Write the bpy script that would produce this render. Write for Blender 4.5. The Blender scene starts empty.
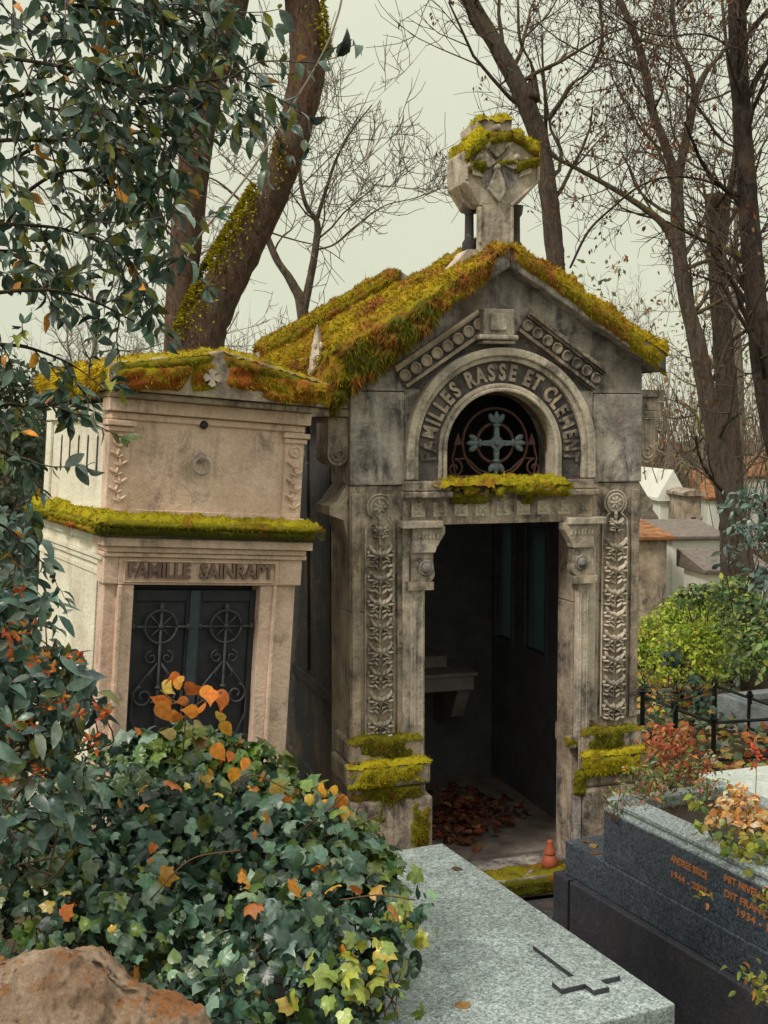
import bpy, bmesh, math, random
import numpy as np
from math import sin, cos, tan, atan, radians, pi, sqrt
from mathutils import Vector, Matrix, noise
from mathutils.geometry import tessellate_polygon
random.seed(7); rng = np.random.default_rng(7)
scene = bpy.context.scene
COL = scene.collection
# ------------------------------------------------------------------ camera
F = 1190.0; PITCH = atan(82 / F); H = 2.6
CAM = np.array([0, 0, H])
cd = bpy.data.cameras.new("camera"); cam = bpy.data.objects.new("camera", cd); COL.objects.link(cam)
cam.location = (0, 0, H); cam.rotation_euler = (pi / 2 - PITCH, 0, 0)
cd.sensor_fit = 'VERTICAL'; cd.sensor_height = 36; cd.lens = 36 * F / 1024; cd.clip_end = 500; cd.clip_start = 0.05
scene.camera = cam
def ray(px, py):
    a = (px - 384) / F; b = -(py - 512) / F
    return np.array([a, cos(PITCH) + b * sin(PITCH), -sin(PITCH) + b * cos(PITCH)])
def atz(px, py, z):
    r = ray(px, py); return CAM + r * (z - H) / r[2]
def aty(px, py, y):
    r = ray(px, py); return CAM + r * y / r[1]
class Frame:
    """survey frame of a building: r = along its front, d = into depth, u = up"""
    def __init__(s, o, deg, roll=0):
        a = radians(deg); t = radians(roll); s.o = np.array(o, float)
        r = np.array([cos(a), sin(a), 0]); s.d = np.array([-sin(a), cos(a), 0]); u = np.array([0, 0, 1.])
        s.r = r * cos(t) - u * sin(t); s.u = u * cos(t) + r * sin(t)
    def P(s, px, py, n=0):        # on the plane n metres in front of the facade
        q = ray(px, py); k = ((s.o - s.d * n - CAM) @ s.d) / (q @ s.d); w = CAM + q * k - s.o
        return float(w @ s.r), float(w @ s.u)
    def S(s, px, py, x=0):        # on a side plane at local x -> (y, z)
        q = ray(px, py); k = ((s.o + s.r * x - CAM) @ s.r) / (q @ s.r); w = CAM + q * k - s.o
        return float(w @ s.d), float(w @ s.u)
    def M(s):
        m = Matrix.Identity(4)
        for i in range(3):
            m[i][0] = s.r[i]; m[i][1] = s.d[i]; m[i][2] = s.u[i]; m[i][3] = s.o[i]
        return m
    def w(s, x, y, z): return s.o + s.r * x + s.d * y + s.u * z
# ------------------------------------------------------------------ objects
def tag(o, label=None, cat=None, group=None, kind=None):
    if label: o['label'] = label
    if cat: o['category'] = cat
    if group: o['group'] = group
    if kind: o['kind'] = kind
    return o
def empty(name, m, label, cat, group=None):
    o = bpy.data.objects.new(name, None); COL.objects.link(o)
    o.empty_display_size = .2
    if isinstance(m, Matrix): o.matrix_world = m
    else: o.location = m
    return tag(o, label, cat, group)
class G:
    """geometry collector -> one mesh"""
    def __init__(s): s.v = []; s.f = []; s.c = []; s.n = 0
    def add(s, v, f, col=None):
        v = np.asarray(v, float).reshape(-1, 3)
        f = [tuple(int(i) + s.n for i in q) for q in f]
        s.v.append(v); s.f += f; s.n += len(v)
        s.c.append(np.tile(np.array([.5, .5, .5] if col is None else col, float), (len(v), 1)) if col is None or np.ndim(col) == 1 else np.asarray(col))
        return s
    def box(s, x0, x1, y0, y1, z0, z1):
        x0, x1 = min(x0, x1), max(x0, x1); y0, y1 = min(y0, y1), max(y0, y1); z0, z1 = min(z0, z1), max(z0, z1)
        v = [(x, y, z) for x in (x0, x1) for y in (y0, y1) for z in (z0, z1)]
        return s.add(v, [(0, 1, 3, 2), (4, 6, 7, 5), (0, 4, 5, 1), (2, 3, 7, 6), (0, 2, 6, 4), (1, 5, 7, 3)])
    def prism(s, poly, y0, y1, holes=(), axis='y'):
        """polygon in (x,z), extruded from y0 to y1; axis 'x': polygon in (y,z) extruded in x; 'z': (x,y) in z"""
        loops = [list(poly)] + [list(h) for h in holes]
        flat = [p for l in loops for p in l]
        tris = tessellate_polygon([[Vector((p[0], p[1], 0)) for p in l] for l in loops])
        def mk(p, t):
            return {'y': (p[0], t, p[1]), 'x': (t, p[0], p[1]), 'z': (p[0], p[1], t)}[axis]
        n = len(flat); v = [mk(p, y0) for p in flat] + [mk(p, y1) for p in flat]
        f = [tuple(t) for t in tris] + [tuple(i + n for i in reversed(t)) for t in tris]
        k = 0
        for l in loops:
            m = len(l)
            for i in range(m):
                a = k + i; b = k + (i + 1) % m; f.append((a, b, b + n, a + n))
            k += m
        return s.add(v, f)
    def tube(s, pts, rad, sides=6, cap=True, col=None, bump=0):
        pts = np.asarray(pts, float); n = len(pts)
        rad = np.full(n, rad) if np.isscalar(rad) else np.asarray(rad, float)
        t = np.gradient(pts, axis=0); t /= np.maximum(np.linalg.norm(t, axis=1), 1e-9)[:, None]
        ref = np.array([0, 0, 1.]) if abs(t[0][2]) < .9 else np.array([1., 0, 0])
        a = np.cross(t[0], ref); a /= np.linalg.norm(a)
        ang = np.arange(sides) * 2 * pi / sides; V = []
        for i in range(n):
            a = a - t[i] * (a @ t[i]); a /= max(np.linalg.norm(a), 1e-9); b = np.cross(t[i], a)
            rr = rad[i] * (1 + bump * (rng.random(sides) - .5)) if bump else np.full(sides, rad[i])
            V.append(pts[i] + np.outer(np.cos(ang) * rr, a) + np.outer(np.sin(ang) * rr, b))
        f = []
        for i in range(n - 1):
            for j in range(sides):
                k = (j + 1) % sides; f.append((i * sides + j, i * sides + k, (i + 1) * sides + k, (i + 1) * sides + j))
        if cap: f.append(tuple(reversed(range(sides)))); f.append(tuple((n - 1) * sides + j for j in range(sides)))
        return s.add(np.concatenate(V), f, col)
    def lathe(s, prof, c=(0, 0, 0), sides=20, axis='z'):
        V = []; n = len(prof)
        for r, h in prof:
            for j in range(sides):
                a = 2 * pi * j / sides
                p = (r * cos(a), r * sin(a), h) if axis == 'z' else (r * cos(a), h, r * sin(a))
                V.append((c[0] + p[0], c[1] + p[1], c[2] + p[2]))
        f = [(i * sides + j, i * sides + (j + 1) % sides, (i + 1) * sides + (j + 1) % sides, (i + 1) * sides + j) for i in range(n - 1) for j in range(sides)]
        f += [tuple(reversed(range(sides))), tuple((n - 1) * sides + j for j in range(sides))]
        return s.add(V, f)
    def ellip(s, c, r, rot=0, seg=8, ring=5):
        """ellipsoid, rot = turn in the x-z plane"""
        V = []
        for i in range(ring + 1):
            th = pi * i / ring
            for j in range(seg):
                a = 2 * pi * j / seg
                x = r[0] * sin(th) * cos(a); y = r[1] * sin(th) * sin(a); z = r[2] * cos(th)
                V.append((c[0] + x * cos(rot) - z * sin(rot), c[1] + y, c[2] + x * sin(rot) + z * cos(rot)))
        f = [(i * seg + j, i * seg + (j + 1) % seg, (i + 1) * seg + (j + 1) % seg, (i + 1) * seg + j) for i in range(ring) for j in range(seg)]
        return s.add(V, f)
    def ring(s, c, r0, r1, y0, y1, a0=0, a1=pi, n=36, zlow=None):
        """flat arch ring in x-z, from angle a0 to a1, legs down to zlow"""
        o = [(c[0] + r1 * cos(a0 + (a1 - a0) * i / n), c[1] + r1 * sin(a0 + (a1 - a0) * i / n)) for i in range(n + 1)]
        q = [(c[0] + r0 * cos(a0 + (a1 - a0) * i / n), c[1] + r0 * sin(a0 + (a1 - a0) * i / n)) for i in range(n + 1)]
        if zlow is not None:
            o = [(o[0][0], zlow)] + o + [(o[-1][0], zlow)]; q = [(q[0][0], zlow)] + q + [(q[-1][0], zlow)]
        m = len(o); V = []
        for k in range(m): V += [(o[k][0], y0, o[k][1]), (o[k][0], y1, o[k][1]), (q[k][0], y1, q[k][1]), (q[k][0], y0, q[k][1])]
        f = []
        for k in range(m - 1):
            for j in range(4):
                a = k * 4 + j; b = k * 4 + (j + 1) % 4; f.append((a, b, b + 4, a + 4))
        f += [(3, 2, 1, 0), tuple((m - 1) * 4 + j for j in range(4))]
        return s.add(V, f)
    def build(s, name, mat, parent=None, bevel=0, smooth=False, seg=2):
        me = bpy.data.meshes.new(name)
        v = np.concatenate(s.v)
        me.from_pydata(v.tolist(), [], s.f)
        c = np.concatenate(s.c); at = me.color_attributes.new('Col', 'FLOAT_COLOR', 'POINT')
        at.data.foreach_set('color', np.hstack([c, np.ones((len(c), 1))]).astype(np.float32).ravel())
        bm = bmesh.new(); bm.from_mesh(me)
        if len(s.f) < 60000 and not getattr(s, 'leafy', False): bmesh.ops.recalc_face_normals(bm, faces=bm.faces)
        if smooth:
            for fc in bm.faces: fc.smooth = True
        bm.to_mesh(me); bm.free()
        me.materials.append(mat)
        o = bpy.data.objects.new(name, me); COL.objects.link(o)
        if parent: o.parent = parent
        if bevel:
            b = o.modifiers.new('bevel', 'BEVEL'); b.width = bevel; b.segments = seg; b.limit_method = 'ANGLE'; b.angle_limit = radians(35)
            b.harden_normals = False
        return o
def triG(name, V, T, C, mat, parent=None, smooth=False):
    """fast triangle soup: V (n,3), T (m,3), C (n,3)"""
    me = bpy.data.meshes.new(name); n = len(V); m = len(T)
    me.vertices.add(n); me.vertices.foreach_set('co', np.asarray(V, np.float32).ravel())
    me.loops.add(m * 3); me.loops.foreach_set('vertex_index', np.asarray(T, np.int32).ravel())
    me.polygons.add(m); me.polygons.foreach_set('loop_start', np.arange(0, m * 3, 3, dtype=np.int32))
    me.polygons.foreach_set('loop_total', np.full(m, 3, np.int32))
    if smooth: me.polygons.foreach_set('use_smooth', np.ones(m, bool))
    me.update(calc_edges=True)
    at = me.color_attributes.new('Col', 'FLOAT_COLOR', 'POINT')
    at.data.foreach_set('color', np.hstack([C, np.ones((n, 1))]).astype(np.float32).ravel())
    me.materials.append(mat)
    o = bpy.data.objects.new(name, me); COL.objects.link(o)
    if parent: o.parent = parent
    return o
# ------------------------------------------------------------------ materials
def newmat(name):
    m = bpy.data.materials.new(name); m.use_nodes = True; nt = m.node_tree; nt.nodes.clear()
    out = nt.nodes.new('ShaderNodeOutputMaterial'); b = nt.nodes.new('ShaderNodeBsdfPrincipled')
    nt.links.new(b.outputs[0], out.inputs[0]); return m, nt, b, out
def N(nt, t, **kw):
    n = nt.nodes.new('ShaderNode' + t)
    for k, v in kw.items():
        if k in n.inputs: n.inputs[k].default_value = v
        else: setattr(n, k, v)
    return n
def L(nt, a, b): nt.links.new(a, b)
def ramp(nt, src, stops):
    r = nt.nodes.new('ShaderNodeValToRGB'); e = r.color_ramp.elements
    while len(e) < len(stops): e.new(.5)
    for i, (p, c) in enumerate(stops):
        e[i].position = p; e[i].color = (c, c, c, 1) if np.isscalar(c) else (*c, 1)
    L(nt, src, r.inputs[0]); return r.outputs[0]
def mixc(nt, fac, a, b, mode='MIX'):
    m = nt.nodes.new('ShaderNodeMix'); m.data_type = 'RGBA'; m.blend_type = mode
    for s, i in ((fac, 0), (a, 6), (b, 7)):
        if hasattr(s, 'links'): L(nt, s, m.inputs[i])
        elif i == 0: m.inputs[0].default_value = s
        else: m.inputs[i].default_value = (*s, 1)
    return m.outputs[2]
def coords(nt, scale=(1, 1, 1), loc=(0, 0, 0)):
    tc = N(nt, 'TexCoord'); mp = N(nt, 'Mapping'); mp.inputs['Scale'].default_value = scale; mp.inputs['Location'].default_value = loc
    L(nt, tc.outputs['Object'], mp.inputs[0]); return mp.outputs[0]
def noi(nt, co, sc, det=5, rough=.6, dist=0):
    n = N(nt, 'TexNoise'); n.inputs['Scale'].default_value = sc; n.inputs['Detail'].default_value = det
    n.inputs['Roughness'].default_value = rough; n.inputs['Distortion'].default_value = dist
    L(nt, co, n.inputs['Vector']); return n.outputs['Fac']
def bump(nt, bsdf, h, strength=.4, dist=.01):
    b = N(nt, 'Bump'); b.inputs['Strength'].default_value = strength; b.inputs['Distance'].default_value = dist
    L(nt, h, b.inputs['Height']); L(nt, b.outputs[0], bsdf.inputs['Normal'])
def stone(name, light, dark, streak=.55, green=.25, loc=0, soot=(.05, .045, .05), cut=.5):
    m, nt, b, _ = newmat(name); co = coords(nt, loc=(loc, loc * .7, loc * .3))
    big = ramp(nt, noi(nt, co, 2.3, 6, .65, .4), [(.33, 0), (.66, 1)])
    c = mixc(nt, big, dark, light)
    s1_ = noi(nt, coords(nt, (6, 6, 1.0), (loc, 0, 0)), 1.5, 8, .75, .9); s2_ = noi(nt, co, 6, 8, .78, .5); sa_ = N(nt, 'Math', operation='MULTIPLY_ADD'); L(nt, s2_, sa_.inputs[0]); sa_.inputs[1].default_value = .55; sb_ = N(nt, 'Math', operation='MULTIPLY'); L(nt, s1_, sb_.inputs[0]); sb_.inputs[1].default_value = .45; L(nt, sb_.outputs[0], sa_.inputs[2])
    st = ramp(nt, sa_.outputs[0], [(cut - .02, 0), (cut + .10, 1)])
    blot = ramp(nt, noi(nt, co, 1.3, 5, .65), [(.33, 0), (.52, 1)])
    mm = N(nt, 'Math', operation='MULTIPLY'); L(nt, st, mm.inputs[0]); L(nt, blot, mm.inputs[1])
    m2 = N(nt, 'Math', operation='MULTIPLY'); L(nt, mm.outputs[0], m2.inputs[0]); m2.inputs[1].default_value = streak
    c = mixc(nt, m2.outputs[0], c, soot)
    gr = ramp(nt, noi(nt, co, 3.7, 7, .7, .6), [(.55, 0), (.75, green)])
    c = mixc(nt, gr, c, (.13, .13, .05))
    och = ramp(nt, noi(nt, coords(nt, (1, 1, .6), (loc + 9, 3, 0)), 2.6, 5, .6), [(.52, 0), (.75, .5)])
    c = mixc(nt, och, c, (.33, .21, .12))
    fine = noi(nt, co, 90, 4, .75); sp = ramp(nt, fine, [(.3, .82), (.7, 1.12)])
    c = mixc(nt, 1.0, c, sp, 'MULTIPLY')
    lich = ramp(nt, noi(nt, co, 22, 3, .6, .4), [(.64, 0), (.68, .35)])
    c = mixc(nt, lich, c, (.42, .42, .36))
    L(nt, c, b.inputs['Base Color']); b.inputs['Roughness'].default_value = .9; b.inputs['Specular IOR Level'].default_value = .25
    add = N(nt, 'Math', operation='ADD'); L(nt, fine, add.inputs[0])
    pit = ramp(nt, noi(nt, co, 30, 6, .7), [(.35, 0), (.6, 1.6)]); L(nt, pit, add.inputs[1])
    bump(nt, b, add.outputs[0], .5, .005); return m
def granite(name, a, bcol, rough=.45, scale=260, dirt=.2):
    m, nt, b, _ = newmat(name); co = coords(nt)
    v = N(nt, 'TexVoronoi', feature='F1'); v.inputs['Scale'].default_value = scale; L(nt, co, v.inputs['Vector'])
    sep = N(nt, 'SeparateColor'); L(nt, v.outputs['Color'], sep.inputs[0])
    f = ramp(nt, sep.outputs[0], [(.15, 0), (.55, .35), (.9, 1)])
    f2 = ramp(nt, noi(nt, co, scale * .45, 3, .7), [(.35, 0), (.62, 1)])
    c = mixc(nt, mixc(nt, .45, f, f2), a, bcol)
    d = ramp(nt, noi(nt, co, 1.7, 7, .7, .8), [(.42, 0), (.75, dirt)]); c = mixc(nt, d, c, (.09, .09, .07))
    d2 = ramp(nt, noi(nt, co, 9, 5, .7, .8), [(.45, .82), (.62, 1.06)]); c = mixc(nt, 1.0, c, d2, 'MULTIPLY')
    L(nt, c, b.inputs['Base Color'])
    r = ramp(nt, noi(nt, co, 6, 5, .7), [(.3, rough - .08), (.7, rough + .2)]); L(nt, r, b.inputs['Roughness'])
    bump(nt, b, noi(nt, co, scale * .6, 3, .6), .12, .002); return m
def leafmat(name, rough=.38, trans=.25, spec=.5):
    m, nt, b, out = newmat(name); at = N(nt, 'Attribute', attribute_name='Col'); co = coords(nt)
    v = ramp(nt, noi(nt, co, 55, 3, .6), [(.3, .7), (.7, 1.25)])
    c = mixc(nt, 1.0, at.outputs['Color'], v, 'MULTIPLY')
    L(nt, c, b.inputs['Base Color']); b.inputs['Roughness'].default_value = rough; b.inputs['Specular IOR Level'].default_value = spec
    bump(nt, b, noi(nt, co, 120, 2, .5), .25, .003)
    t = N(nt, 'BsdfTranslucent'); L(nt, c, t.inputs[0]); mx = N(nt, 'MixShader'); mx.inputs[0].default_value = trans
    L(nt, b.outputs[0], mx.inputs[1]); L(nt, t.outputs[0], mx.inputs[2]); L(nt, mx.outputs[0], out.inputs[0]); return m
def mossmat(name, rust=.5, green=(.13, .135, .010), yel=(.62, .46, .02), rustc=(.27, .095, .02)):
    m, nt, b, _ = newmat(name); at = N(nt, 'Attribute', attribute_name='Col'); co = coords(nt)
    sep = N(nt, 'SeparateColor'); L(nt, at.outputs['Color'], sep.inputs[0])
    c = mixc(nt, sep.outputs[0], green, yel)
    rr = ramp(nt, noi(nt, co, 4.5, 6, .7, .5), [(.62 - rust * .3, 0), (.78 - rust * .3, 1)])
    ad = N(nt, 'Math', operation='MULTIPLY'); L(nt, rr, ad.inputs[0]); L(nt, sep.outputs[1], ad.inputs[1])
    ad2 = N(nt, 'Math', operation='MULTIPLY'); L(nt, ad.outputs[0], ad2.inputs[0]); ad2.inputs[1].default_value = 1.6; ad2.use_clamp = True
    c = mixc(nt, ad2.outputs[0], c, rustc)
    dk = ramp(nt, noi(nt, co, 9, 5, .75), [(.52, 0), (.68, .6)]); c = mixc(nt, dk, c, (.06, .05, .014))
    L(nt, c, b.inputs['Base Color']); b.inputs['Roughness'].default_value = 1; b.inputs['Specular IOR Level'].default_value = .1
    bump(nt, b, noi(nt, co, 90, 4, .7), .8, .01); return m
def bark(name, a, bcol, moss=.0, scale=1.0):
    m, nt, b, _ = newmat(name); co = coords(nt)
    n1 = noi(nt, coords(nt, (9 * scale, 9 * scale, 2.2 * scale)), 2.5, 7, .72, .6)
    c = mixc(nt, ramp(nt, n1, [(.32, 0), (.66, 1)]), a, bcol)
    cr = ramp(nt, noi(nt, coords(nt, (26, 26, 6)), 2.4, 8, .8, 1.0), [(.36, .35), (.56, 1.2)]); c = mixc(nt, 1.0, c, cr, 'MULTIPLY')
    pl = ramp(nt, noi(nt, co, 5.5, 5, .6, .6), [(.5, 0), (.6, .5)]); c = mixc(nt, pl, c, (.15, .125, .10))
    red = ramp(nt, noi(nt, co, 3.0, 5, .6, .3), [(.52, 0), (.7, .35)]); c = mixc(nt, red, c, (.17, .07, .04))
    if moss:
        g = N(nt, 'NewGeometry'); sx = N(nt, 'SeparateXYZ'); L(nt, g.outputs['Normal'], sx.inputs[0])
        ms = N(nt, 'Math', operation='MULTIPLY_ADD'); L(nt, sx.outputs[2], ms.inputs[0]); ms.inputs[1].default_value = .5; L(nt, noi(nt, co, 3.5, 6, .7), ms.inputs[2])
        f = ramp(nt, ms.outputs[0], [(.78 - moss * .25, 0), (.9 - moss * .25, .9)])
        c = mixc(nt, f, c, (.20, .17, .012))
    L(nt, c, b.inputs['Base Color']); b.inputs['Roughness'].default_value = .95; b.inputs['Specular IOR Level'].default_value = .2
    fn = noi(nt, coords(nt, (30, 30, 9)), 2.2, 8, .8, .8); am = N(nt, 'Math', operation='ADD'); L(nt, n1, am.inputs[0]); L(nt, fn, am.inputs[1]); bump(nt, b, am.outputs[0], 1.0, .035); return m
def plain(name, col, rough=.7, metal=0, var=.3, sc=12, bmp=.2):
    m, nt, b, _ = newmat(name); co = coords(nt)
    v = ramp(nt, noi(nt, co, sc, 6, .7, .4), [(.3, 1 - var), (.7, 1 + var)])
    L(nt, mixc(nt, 1.0, col, v, 'MULTIPLY'), b.inputs['Base Color'])
    b.inputs['Roughness'].default_value = rough; b.inputs['Metallic'].default_value = metal
    bump(nt, b, noi(nt, co, sc * 6, 4, .7), bmp, .004); return m
M = {}
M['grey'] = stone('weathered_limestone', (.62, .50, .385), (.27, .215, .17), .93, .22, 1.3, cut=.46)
M['soot'] = stone('sooty_limestone', (.62, .55, .49), (.17, .148, .148), .9, .10, 4.1, cut=.47)
M['black'] = stone('blackened_carved_stone', (.20, .175, .16), (.07, .062, .06), .9, .08, 5.5, cut=.46)
M['pale'] = stone('pale_limestone', (.72, .62, .50), (.38, .32, .26), .8, .12, 2.2, cut=.48)
M['pink'] = stone('rosy_limestone', (.90, .68, .545), (.64, .45, .35), .6, .05, 6.6, cut=.52)
M['cream'] = stone('cream_limestone', (.90, .87, .73), (.74, .67, .54), .45, .12, 8.8, soot=(.16, .12, .08), cut=.54)
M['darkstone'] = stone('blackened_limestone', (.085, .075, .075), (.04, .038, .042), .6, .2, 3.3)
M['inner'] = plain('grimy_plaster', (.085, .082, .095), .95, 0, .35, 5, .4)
M['granite'] = granite('speckled_grey_granite', (.10, .13, .135), (.56, .63, .615), .38, 140, .3)
M['blue'] = granite('dark_blue_granite', (.006, .010, .020), (.125, .155, .20), .26, 170, .25)
M['plinth'] = granite('dull_dark_granite', (.014, .015, .024), (.062, .062, .08), .6, 170, .3)
M['leaf'] = leafmat('waxy_leaf', .33, .22, .6); M['dry'] = leafmat('dry_leaf', .75, .3, .2); M['soft'] = leafmat('soft_leaf', .55, .4, .3)
M['moss'] = mossmat('yellow_moss', .42); M['moss2'] = mossmat('rusty_moss', .72, rustc=(.30, .085, .02)); M['moss3'] = mossmat('green_moss', .28, (.075, .08, .010), (.52, .42, .018))
M['barkA'] = bark('mossy_bark', (.045, .027, .019), (.27, .165, .115), .55)
M['barkB'] = bark('grey_bark', (.045, .034, .028), (.23, .17, .13), .25)
M['barkC'] = bark('dark_bark', (.022, .017, .015), (.10, .075, .062), .1)
M['barkF'] = bark('hazed_distant_bark', (.16, .135, .11), (.34, .29, .23), .1)  # paled so that the haze of distance is in the bark colour
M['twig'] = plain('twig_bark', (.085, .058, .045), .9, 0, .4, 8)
M['twigF'] = plain('hazed_twig_bark', (.24, .20, .165), .9, 0, .4, 3)  # haze paling in the twig colour; some nearer twigs share it
M['stem'] = plain('green_brown_stem', (.11, .06, .02), .7, 0, .4, 30)
M['iron'] = plain('black_iron', (.018, .018, .022), .5, .5, .4, 25); M['wrought'] = plain('wrought_iron', (.05, .05, .058), .5, .3, .4, 25)
M['door'] = plain('dark_painted_iron', (.022, .023, .030), .55, .2, .4, 14)
M['rust'] = plain('rusty_iron', (.075, .032, .022), .8, .2, .5, 30)
M['zinc'] = plain('pale_patinated_iron', (.095, .12, .13), .6, .2, .4, 40)
M['clay'] = plain('terracotta', (.36, .085, .035), .7, 0, .3, 30)
M['gilt'] = plain('orange_gilding', (.42, .16, .06), .55, .0, .4, 120)
M['soil'] = plain('soil', (.035, .025, .018), 1, 0, .5, 20, .8)
M['slate'] = plain('old_slate', (.17, .135, .115), .8, 0, .5, 14, .6)
M['orangemoss'] = plain('orange_lichen_roof', (.27, .115, .045), 1, 0, .8, 7, 1.0)
M['white'] = plain('white_limewash', (.72, .71, .64), .9, 0, .12, 4, .2)
def rockmat():
    m, nt, b, _ = newmat('ochre_rock'); co = coords(nt)
    c = mixc(nt, ramp(nt, noi(nt, co, 5, 7, .65, .5), [(.35, 0), (.65, 1)]), (.42, .24, .15), (.86, .66, .48))
    g = N(nt, 'NewGeometry'); sx = N(nt, 'SeparateXYZ'); L(nt, g.outputs['Normal'], sx.inputs[0])
    ms = N(nt, 'Math', operation='MULTIPLY_ADD'); L(nt, sx.outputs[2], ms.inputs[0]); ms.inputs[1].default_value = .5; L(nt, noi(nt, co, 6, 6, .7), ms.inputs[2])
    c = mixc(nt, ramp(nt, ms.outputs[0], [(.84, 0), (1.0, .8)]), c, (.50, .17, .02))
    c = mixc(nt, 1.0, c, ramp(nt, noi(nt, co, 70, 6, .8), [(.35, .75), (.6, 1.3)]), 'MULTIPLY')
    c = mixc(nt, ramp(nt, noi(nt, co, 24, 7, .8), [(.54, 0), (.64, .7)]), c, (.10, .05, .03))
    L(nt, c, b.inputs['Base Color']); b.inputs['Roughness'].default_value = .95
    bump(nt, b, noi(nt, co, 34, 10, .85), 1.0, .06); return m
M['rock'] = rockmat(); M['letter'] = stone('shaded_letter_stone', (.30, .20, .155), (.20, .135, .11), .6, .05, 6.6)  # letter stone is browned to carry the shadow on the lettering
def groundmat():
    m, nt, b, _ = newmat('leafy_ground'); co = coords(nt)
    c = mixc(nt, ramp(nt, noi(nt, co, 1.3, 7, .7), [(.4, 0), (.6, 1)]), (.045, .034, .022), (.09, .075, .03))
    c = mixc(nt, ramp(nt, noi(nt, co, 14, 6, .75), [(.5, 0), (.62, .8)]), c, (.17, .085, .03))
    c = mixc(nt, ramp(nt, noi(nt, co, .35, 4, .6), [(.45, 0), (.6, .7)]), c, (.07, .09, .025))
    L(nt, c, b.inputs['Base Color']); b.inputs['Roughness'].default_value = 1
    bump(nt, b, noi(nt, co, 40, 5, .8), .8, .03); return m
M['ground'] = groundmat()
def glassmat():
    m, nt, b, out = newmat('blue_cathedral_glass'); t = N(nt, 'BsdfTranslucent'); t.inputs[0].default_value = (.16, .20, .22, 1)
    b.inputs['Base Color'].default_value = (.05, .09, .12, 1); b.inputs['Roughness'].default_value = .3
    mx = N(nt, 'MixShader'); mx.inputs[0].default_value = .75; L(nt, b.outputs[0], mx.inputs[1]); L(nt, t.outputs[0], mx.inputs[2]); L(nt, mx.outputs[0], out.inputs[0]); return m
M['glass'] = glassmat()
# ------------------------------------------------------------------ world
w = bpy.data.worlds.new("World"); scene.world = w; w.use_nodes = True; nt = w.node_tree; nt.nodes.clear()
out = nt.nodes.new('ShaderNodeOutputWorld')
sky = nt.nodes.new('ShaderNodeTexSky'); sky.sky_type = 'NISHITA'; sky.sun_disc = False
sky.sun_elevation = radians(48); sky.sun_rotation = radians(228)
bg1 = nt.nodes.new('ShaderNodeBackground'); bg1.inputs[1].default_value = .08; nt.links.new(sky.outputs[0], bg1.inputs[0])
tc = nt.nodes.new('ShaderNodeTexCoord'); sx = nt.nodes.new('ShaderNodeSeparateXYZ'); nt.links.new(tc.outputs['Generated'], sx.inputs[0])
g = ramp(nt, sx.outputs[2], [(0, (.67, .68, .52)), (.40, (.71, .73, .57)), (1, (1.6, 1.6, 1.45))])
cl = noi(nt, tc.outputs['Generated'], 1.8, 5, .55); clr = ramp(nt, cl, [(.3, .93), (.7, 1.07)])
gc = mixc(nt, 1.0, g, clr, 'MULTIPLY')
bg2 = nt.nodes.new('ShaderNodeBackground'); bg2.inputs[1].default_value = 1.0; nt.links.new(gc, bg2.inputs[0])
mx = nt.nodes.new('ShaderNodeMixShader'); mx.inputs[0].default_value = .94
nt.links.new(bg1.outputs[0], mx.inputs[1]); nt.links.new(bg2.outputs[0], mx.inputs[2]); nt.links.new(mx.outputs[0], out.inputs[0])
sd = bpy.data.lights.new('sun', 'SUN'); sd.energy = 2.0; sd.angle = radians(10); sd.color = (1, .93, .82)
so = bpy.data.objects.new('sun', sd); COL.objects.link(so)
sdir = Vector((-sin(radians(48)) * cos(radians(48)), -cos(radians(48)) * cos(radians(48)), sin(radians(48))))
so.rotation_euler = sdir.to_track_quat('Z', 'Y').to_euler(); so.location = (-3, -4, 8)
vs = scene.view_settings; vs.view_transform = 'Standard'; vs.look = 'None'; vs.gamma = 1; vs.exposure = .14
# ------------------------------------------------------------------ leaf, moss, text and branch makers
def unit(a): return a / np.maximum(np.linalg.norm(a, axis=-1, keepdims=True), 1e-9)
def fan(outl, c, cz):
    v = [(c[0], c[1], cz)] + [(x, y, z) for x, y, z in outl]; n = len(outl)
    return np.array(v), np.array([(0, i + 1, (i + 1) % n + 1) for i in range(n)])
IVY = fan([(0, .04, .03), (.14, -.08, .0), (.34, -.06, -.06), (.50, .10, -.13), (.40, .26, -.03), (.44, .44, -.04), (.46, .60, -.12), (.30, .64, -.05), (.15, .80, -.02), (0, 1.04, -.16),
           (-.15, .80, -.02), (-.30, .64, -.05), (-.46, .60, -.12), (-.44, .44, -.04), (-.40, .26, -.03), (-.50, .10, -.13), (-.34, -.06, -.06), (-.14, -.08, 0)], (0, .36), .06)
HEART = fan([(0, .0, .03), (.15, -.01, 0), (.32, .12, -.04), (.38, .34, -.07), (.28, .62, -.05), (.10, .86, -.09), (0, 1.04, -.16),
             (-.10, .86, -.09), (-.28, .62, -.05), (-.38, .34, -.07), (-.32, .12, -.04), (-.15, -.01, 0)], (0, .36), .04)
def oval():
    st = [(0, 0, 0), (.18, .13, .02), (.42, .215, .02), (.68, .18, -.03), (.87, .09, -.09), (1, 0, -.15)]
    v = []; 
    for y, wd, z in st: v += [(-wd, y, z - .0 + wd * .28), (0, y, z), (wd, y, z + wd * .28)]
    t = []
    for i in range(len(st) - 1):
        a = i * 3; b = a + 3
        t += [(a, a + 1, b + 1), (a, b + 1, b), (a + 1, a + 2, b + 2), (a + 1, b + 2, b + 1)]
    return np.array(v), np.array(t)
OVAL = oval()
SMALL = (np.array([(0, 0, 0), (.25, .45, .06), (0, 1, -.08), (-.25, .45, .06)]), np.array([(0, 1, 2), (0, 2, 3)]))
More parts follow.
